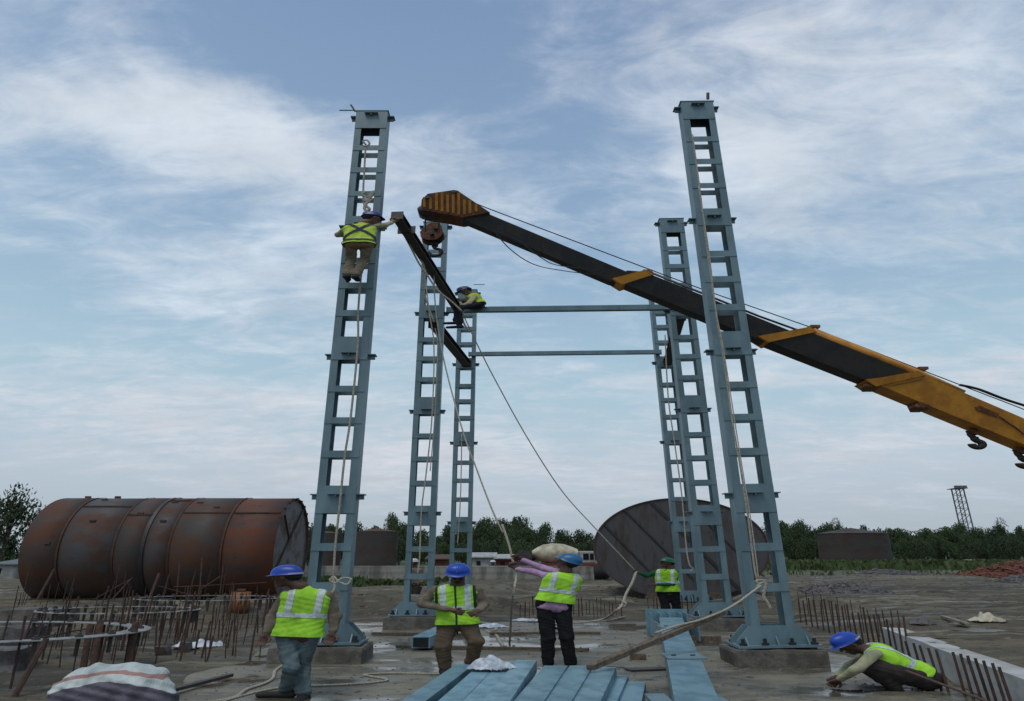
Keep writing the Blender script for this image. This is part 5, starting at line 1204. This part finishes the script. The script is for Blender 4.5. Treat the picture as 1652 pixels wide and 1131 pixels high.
person('person in yellow vest sitting bent forward on the cross beam beside the lifted beam', 15.75,
       dict(head=(751, 470, -.05), neck=(760, 474, -.03), sL=(766, 479, -.16), sR=(763, 477, .14), eL=(755, 490, -.34), wL=(741, 494, -.44), hL=(733, 495, -.46), eR=(750, 484, .12), wR=(740, 483, .0), hR=(733, 482, -.02),
            hip=(773, 492, 0), kL=(739, 497, -.50), aL=(741, 524, -.52), tL=(722, 530, -.54), kR=(740, 496, -.34), aR=(736, 518, -.36), tR=(722, 523, -.38)),
       face=(-.85, -.15, -.5), up=(-.4, 0, .9), shirt=sh_sand, trousers=tr_navy, helmet=(.015, .025, .12), vest=M_vestY, front=(-.7, 0, -.6), skin=M_skin2, foot=at(740, 530, 15.7).z, grip='LR', stripes=False, hem=.0)
person('small distant person in dark clothes with a pale cap, seen behind the middle left column', 23,
       dict(head=(667, 908, 0), neck=(668, 914, 0), sL=(659, 919, 0), sR=(677, 919, 0), eL=(655, 930, 0), wL=(657, 940, -.05), hL=(658, 944, -.05), eR=(680, 930, 0), wR=(680, 940, -.05), hR=(680, 944, -.05),
            hip=(668, 943), kL=(664, 960), aL=(664, 976), tL=(663, 980, -.15), kR=(672, 960), aR=(673, 976), tR=(674, 980, -.15)),
       face=(0, -1, 0), shirt=sh_khaki, trousers=tr_brown, vest=None, helmet=(.5, .45, .45), cap_style='cap', front=(0, -1, 0), hands=True)
person('small distant person with a white cap standing beyond the low wall', 42.6,
       dict(head=(795, 907.5, 0), neck=(795, 910.5, 0), sL=(790, 913, 0), sR=(800, 913, 0), eL=(788, 919, 0), wL=(788, 924, -.05), hL=(788, 926, -.05), eR=(802, 919, 0), wR=(802, 924, -.05), hR=(802, 926, -.05),
            hip=(795, 924), kL=(793, 931), aL=(793, 937), tL=(793, 939, -.15), kR=(797, 931), aR=(797, 937), tR=(797, 939, -.15)),
       face=(0, -1, 0), shirt=tr_navy, trousers=tr_brown, vest=None, helmet=(.6, .6, .62), cap_style='cap', front=(0, -1, 0), hands=False)

# ------------------------------------------------------------------ sacks, sheets
def sack_mat():
    m = bpy.data.materials.new('striped_sack'); m.use_nodes = True; nt = m.node_tree; N = nt.nodes; L = nt.links; b = N['Principled BSDF']; b.inputs['Roughness'].default_value = .6
    tc = N.new('ShaderNodeTexCoord'); sp = N.new('ShaderNodeSeparateXYZ'); L.new(tc.outputs['Object'], sp.inputs[0])
    nz = N.new('ShaderNodeTexNoise'); nz.inputs['Scale'].default_value = 3; L.new(tc.outputs['Object'], nz.inputs['Vector'])
    ad = N.new('ShaderNodeMath'); ad.operation = 'MULTIPLY_ADD'; L.new(nz.outputs[0], ad.inputs[0]); ad.inputs[1].default_value = .10
    # height profile falls off to the sides, as the printed bands run over the hump
    x2 = N.new('ShaderNodeMath'); x2.operation = 'MULTIPLY'; L.new(sp.outputs[0], x2.inputs[0]); L.new(sp.outputs[0], x2.inputs[1])
    zz_ = N.new('ShaderNodeMath'); zz_.operation = 'MULTIPLY_ADD'; L.new(x2.outputs[0], zz_.inputs[0]); zz_.inputs[1].default_value = .30; L.new(sp.outputs[2], zz_.inputs[2]); L.new(zz_.outputs[0], ad.inputs[2])
    mr = N.new('ShaderNodeMapRange'); L.new(ad.outputs[0], mr.inputs[0]); mr.inputs[1].default_value = .25; mr.inputs[2].default_value = .75
    r = N.new('ShaderNodeValToRGB'); r.color_ramp.interpolation = 'CONSTANT'; L.new(mr.outputs[0], r.inputs[0]); e = r.color_ramp.elements
    e[0].position = 0; e[0].color = (.09, .08, .11, 1); e[1].position = .60; e[1].color = (.54, .60, .57, 1)
    k = e.new(.74); k.color = (.38, .20, .17, 1); k = e.new(.80); k.color = (.48, .54, .52, 1)
    L.new(r.outputs[0], b.inputs['Base Color'])
    wv = N.new('ShaderNodeTexWave'); wv.inputs['Scale'].default_value = 14; wv.inputs['Distortion'].default_value = 1.5; L.new(tc.outputs['Object'], wv.inputs['Vector'])
    wm = N.new('ShaderNodeMapRange'); L.new(wv.outputs[1], wm.inputs[0]); wm.inputs[1].default_value = 0; wm.inputs[2].default_value = .25; wm.inputs[3].default_value = .72; wm.inputs[4].default_value = .92
    gn = N.new('ShaderNodeTexNoise'); gn.inputs['Scale'].default_value = 7; gn.inputs['Detail'].default_value = 8; L.new(tc.outputs['Object'], gn.inputs['Vector']); gm = N.new('ShaderNodeMapRange'); L.new(gn.outputs[0], gm.inputs[0]); gm.inputs[1].default_value = .4; gm.inputs[2].default_value = .7; gm.inputs[3].default_value = 1; gm.inputs[4].default_value = .6
    pr = N.new('ShaderNodeMath'); pr.operation = 'MULTIPLY'; L.new(wm.outputs[0], pr.inputs[0]); L.new(gm.outputs[0], pr.inputs[1])
    sv = N.new('ShaderNodeVectorMath'); sv.operation = 'SCALE'; L.new(r.outputs[0], sv.inputs[0]); L.new(pr.outputs[0], sv.inputs['Scale']); L.new(sv.outputs[0], b.inputs['Base Color'])
    bn = N.new('ShaderNodeTexNoise'); bn.inputs['Scale'].default_value = 9; bn.inputs['Detail'].default_value = 8; L.new(tc.outputs['Object'], bn.inputs['Vector'])
    bp = N.new('ShaderNodeBump'); bp.inputs['Strength'].default_value = .6; bp.inputs['Distance'].default_value = .04; L.new(bn.outputs[0], bp.inputs['Height']); L.new(bp.outputs[0], b.inputs['Normal'])
    return m
c = at(182, 1131, 6.7); B = Blob()
B.cap((-.20, 0, .16), (.20, 0, .16), .17, None, .12).cap((-.14, 0, .33), (.14, 0, .34), .19, .18, .12).cap((-.1, .1, .36), (.06, .1, .39), .19, .17, .12).cap((-.22, -.1, .10), (.24, -.1, .1), .14, None, .1)
P, F = B.mesh(.012, 0, .012, 17, 2); P[:, 0] *= W; P[:, 2] *= 1.13
o = link_mesh('woven_sack', P, F, sack_mat(), smooth=True); o.location = (c.x, 6.7, 0); tag(o, 'bulging white woven sack with red and dark printed bands at the lower left corner', 'sack')
def crumple(px, py, wx, wy, h, label, name, seed, m=M_sheet, zb=None, y=None):
    p = atz(px, py, 0.0) if y is None else at(px, py, y); n = 26; r = np.random.default_rng(seed); U, V = np.meshgrid(np.linspace(-1, 1, n), np.linspace(-1, 1, n)); q = np.clip(1 - (U ** 2 + V ** 2), 0, 1)
    X = U * wx * (1 + .35 * vnoise(U * 2 + seed, V * 2)); Y = V * wy * (1 + .4 * vnoise(U * 2, V * 2 + seed)); Z = .012 + h * q * (.35 + np.abs(vnoise(U * 3 + seed, V * 3)) * 3) + .02 * vnoise(U * 7, V * 7 + seed); g0 = float(ground_h(p.x, p.y)); g0 = max(g0, 0) if p.x > -4.6 else g0 + .03
    if zb is not None: g0 = zb
    v = np.stack([X.ravel(), Y.ravel(), (Z + g0).ravel()], 1); i = (np.arange(n - 1)[:, None] * n + np.arange(n - 1)[None]).ravel(); f = np.stack([i, i + 1, i + 1 + n, i + n], 1)
    k = (U ** 2 + V ** 2 < 1.02).ravel(); f = f[k[f].all(1)]
    o = link_mesh(name, v, f, m, smooth=True); o.location = (p.x, p.y, 0); md = o.modifiers.new('thick', 'SOLIDIFY'); md.thickness = .004; tag(o, label, 'sheet')
crumple(790, 1073, .30, .19, .10, 'crumpled white bag lying on the far end of the channel pile', 'white_bag', 21, zb=.43, y=7.75)
crumple(322, 1036, .62, .25, .10, 'crumpled white plastic sheet on the ground below the ring templates', 'plastic_sheet', 3)
crumple(1595, 1012, .42, .35, .14, 'pale cream rag or sack lying on the mud at the right', 'rag', 6, M_cream)
crumple(790, 1012, .42, .25, .06, 'white crumpled plastic on the slab behind the white bag', 'plastic_sheet', 9)
crumple(850, 1002, .5, .12, .04, 'flat white plastic scrap on the slab beyond the pulling worker', 'plastic_sheet', 12)
crumple(1390, 1112, .5, .12, .03, 'grey plastic scraps under the hands of the squatting worker', 'plastic_sheet', 15, M_stone)
crumple(1490, 1014, .3, .3, .12, 'small grey green mound of cloth on the mud above the concrete strip', 'cloth_heap', 18, M_stone)

# gas bottle / orange barrel top in the pit
p = at(390, 950, 19.2); t = thing('orange_drum', (p.x, 19.2, 0), 'small orange drum just before the rusty tank', 'drum'); MB().cyl((p.x, 19.2, -.1), (p.x, 19.2, .62), .16, 18).build('drum_body', M_yellowdk, t, True); MB().cyl((p.x, 19.2, .621), (p.x, 19.2, .70), .07, 12).build('cap', M_hookblk, t, True)

# ------------------------------------------------------------------ ropes
def A(L, Y): return [at(x, y, Y) for x, y in L]
rope(A([(590, 233), (588, 270), (586, 320), (592, 350), (590, 385), (584, 430), (578, 500), (577, 560), (566, 671), (556, 738), (548, 815), (541, 880), (538, 930)], 10.98), .012, 'pale rope hanging down the face of the front left column behind the climber')
rope(A([(1117, 217), (1127, 290), (1136, 363), (1146, 440), (1159, 529), (1165, 560), (1181, 675), (1194, 751), (1207, 834), (1218, 920), (1226, 944)], 10.5), .010, 'pale rope hanging down the face of the front right column')
rope(A([(1127, 300), (1143, 400), (1155, 500), (1167, 562), (1187, 690), (1200, 770), (1213, 850), (1224, 935)], 10.46), .006, 'thin second line hanging beside the rope on the front right column')
rope(A([(683, 400), (684, 430), (692, 500), (700, 560), (697, 671), (688, 760), (680, 824), (677, 900), (674, 925)], 15.6), .010, 'pale rope hanging down the middle left column')
rope(A([(702, 530), (706, 560), (703, 650), (694, 760)], 15.62), .007, 'thin second line on the middle left column')
rope(A([(1073, 540), (1078, 640), (1089, 719), (1100, 800), (1107, 880), (1112, 910), (1118, 917), (1114, 921)], 15.5), .010, 'pale rope in front of the farthest right column')
rope(A([(745, 700), (743, 800), (738, 880)], 20.5), .010, 'pale rope hanging down the farthest left column')
# knots and loops
rope(A([(538, 930), (533, 936), (541, 941), (552, 933), (566, 934), (560, 943), (546, 938), (537, 930), (540, 948), (534, 960), (541, 966)], 10.7), .015, 'knotted rope loop tied on the front left column above the blue helmet', k=6)
rope(A([(1226, 944), (1220, 938), (1231, 936), (1236, 948), (1228, 955), (1222, 945), (1235, 940), (1232, 962), (1238, 972), (1243, 982), (1240, 975)], 10.4), .016, 'knotted rope loop tied on the front right column', k=6)
rope(A([(590, 233), (586, 228), (592, 226), (596, 232), (590, 236), (584, 234)], 10.7), .014, 'small rope knot high on the front left column', k=5)
rope(A([(590, 310), (584, 314), (594, 318), (603, 308), (598, 318), (588, 325), (600, 322), (590, 330), (596, 338), (587, 344), (598, 346), (588, 336), (594, 322)], 10.65), .020, 'bundle of knotted rope tied just above the climbing worker', k=5)
# tag lines
P3h = at(826, 900, 10.84); P4h = at(1026, 922, 17.14)
rope([at(742, 497, 15.3), at(772, 560, 15.6), at(800, 615, 16.0), at(850, 705, 16.4), at(905, 790, 16.8), at(960, 852, 17.0), P4h], .010, 'long thin tag line slanting from the lifted beam down to the worker in green')
rope([P4h + Vector((0, -.02, 0)), at(1020, 940, 17.0), at(1010, 958, 16.9), at(1004, 975, 16.7), at(994, 985, 16.3), atz(975, 998, .02), atz(940, 1004, .02), atz(905, 1003, .02)], .022, 'thick doubled rope end falling from the hand of the worker in green to the slab', k=6)
rope([at(1004, 970, 16.7), at(1010, 973, 16.6), at(1007, 979, 16.6), at(1000, 976, 16.7)], .018, 'small knot in the hanging rope end below the worker in green', k=5)
rope([at(700, 440, 13.4), at(703, 500, 13.0), at(716, 580, 12.4), at(745, 690, 11.6), at(770, 760, 11.3), at(795, 825, 11.0), at(812, 860, 10.92)], .009, 'long thin tag line from the lifted beam down to the pulling worker')
rope([at(810, 846, 10.93), at(820, 875, 10.86), P3h, at(833, 928, 10.8), at(826, 970, 10.75), atz(822, 1035, .02), atz(815, 1042, .02)], .012, 'thick rope end held up by the pulling worker', k=6)
rope(A([(648, 372), (662, 398), (676, 425), (690, 445), (706, 468), (728, 486), (745, 502)], 11.9), .013, 'pale sling rope wound along the lifted beam', k=5)
rope(A([(655, 360), (668, 402), (684, 430), (684, 470), (700, 520)], 12.6), .012, 'second pale rope dangling from the lifted beam', k=5)
rope([at(745, 500, 15.4), at(738, 492, 15.4), at(741, 512, 15.35), at(748, 500, 15.35), at(742, 488, 15.4), at(748, 520, 15.3), at(758, 535, 15.3)], .016, 'tangled rope at the sitting worker\'s hands', k=5)
rope([at(1166, 986, 9.6), at(1190, 972, 9.9), at(1212, 956, 10.2), at(1228, 944, 10.4)], .013, 'white rope from the pole tip up to the front right column', k=5)
rope([at(1058, 1021, 8.72), at(1090, 1010, 8.95), at(1130, 1000, 9.2), at(1166, 986, 9.55)], .013, 'white rope running along the upper part of the timber pole', k=5)
Gd = lambda L: [atz(x, y, .015) for x, y in L]
rope(Gd([(456, 1073), (444, 1082), (440, 1094), (425, 1103), (398, 1112), (380, 1124), (350, 1131)]), .015, 'pale rope snaking on the ground left of the walking worker')
rope(Gd([(360, 1131), (420, 1115), (470, 1108), (560, 1104), (610, 1100), (625, 1096), (598, 1091), (590, 1088), (640, 1086), (730, 1088)]), .013, 'pale rope lying across the slab behind the walking worker')
rope(Gd([(770, 1003), (795, 1008), (800, 1016), (786, 1018), (800, 1024), (806, 1034), (812, 1042)]), .020, 'white rope coil on the slab between the middle worker and the pulling worker')
rope(Gd([(880, 1003), (920, 1001), (970, 1002), (1010, 994)]), .012, 'pale rope lying flat on the far slab behind the pulling worker')
print('objects', len(bpy.data.objects))
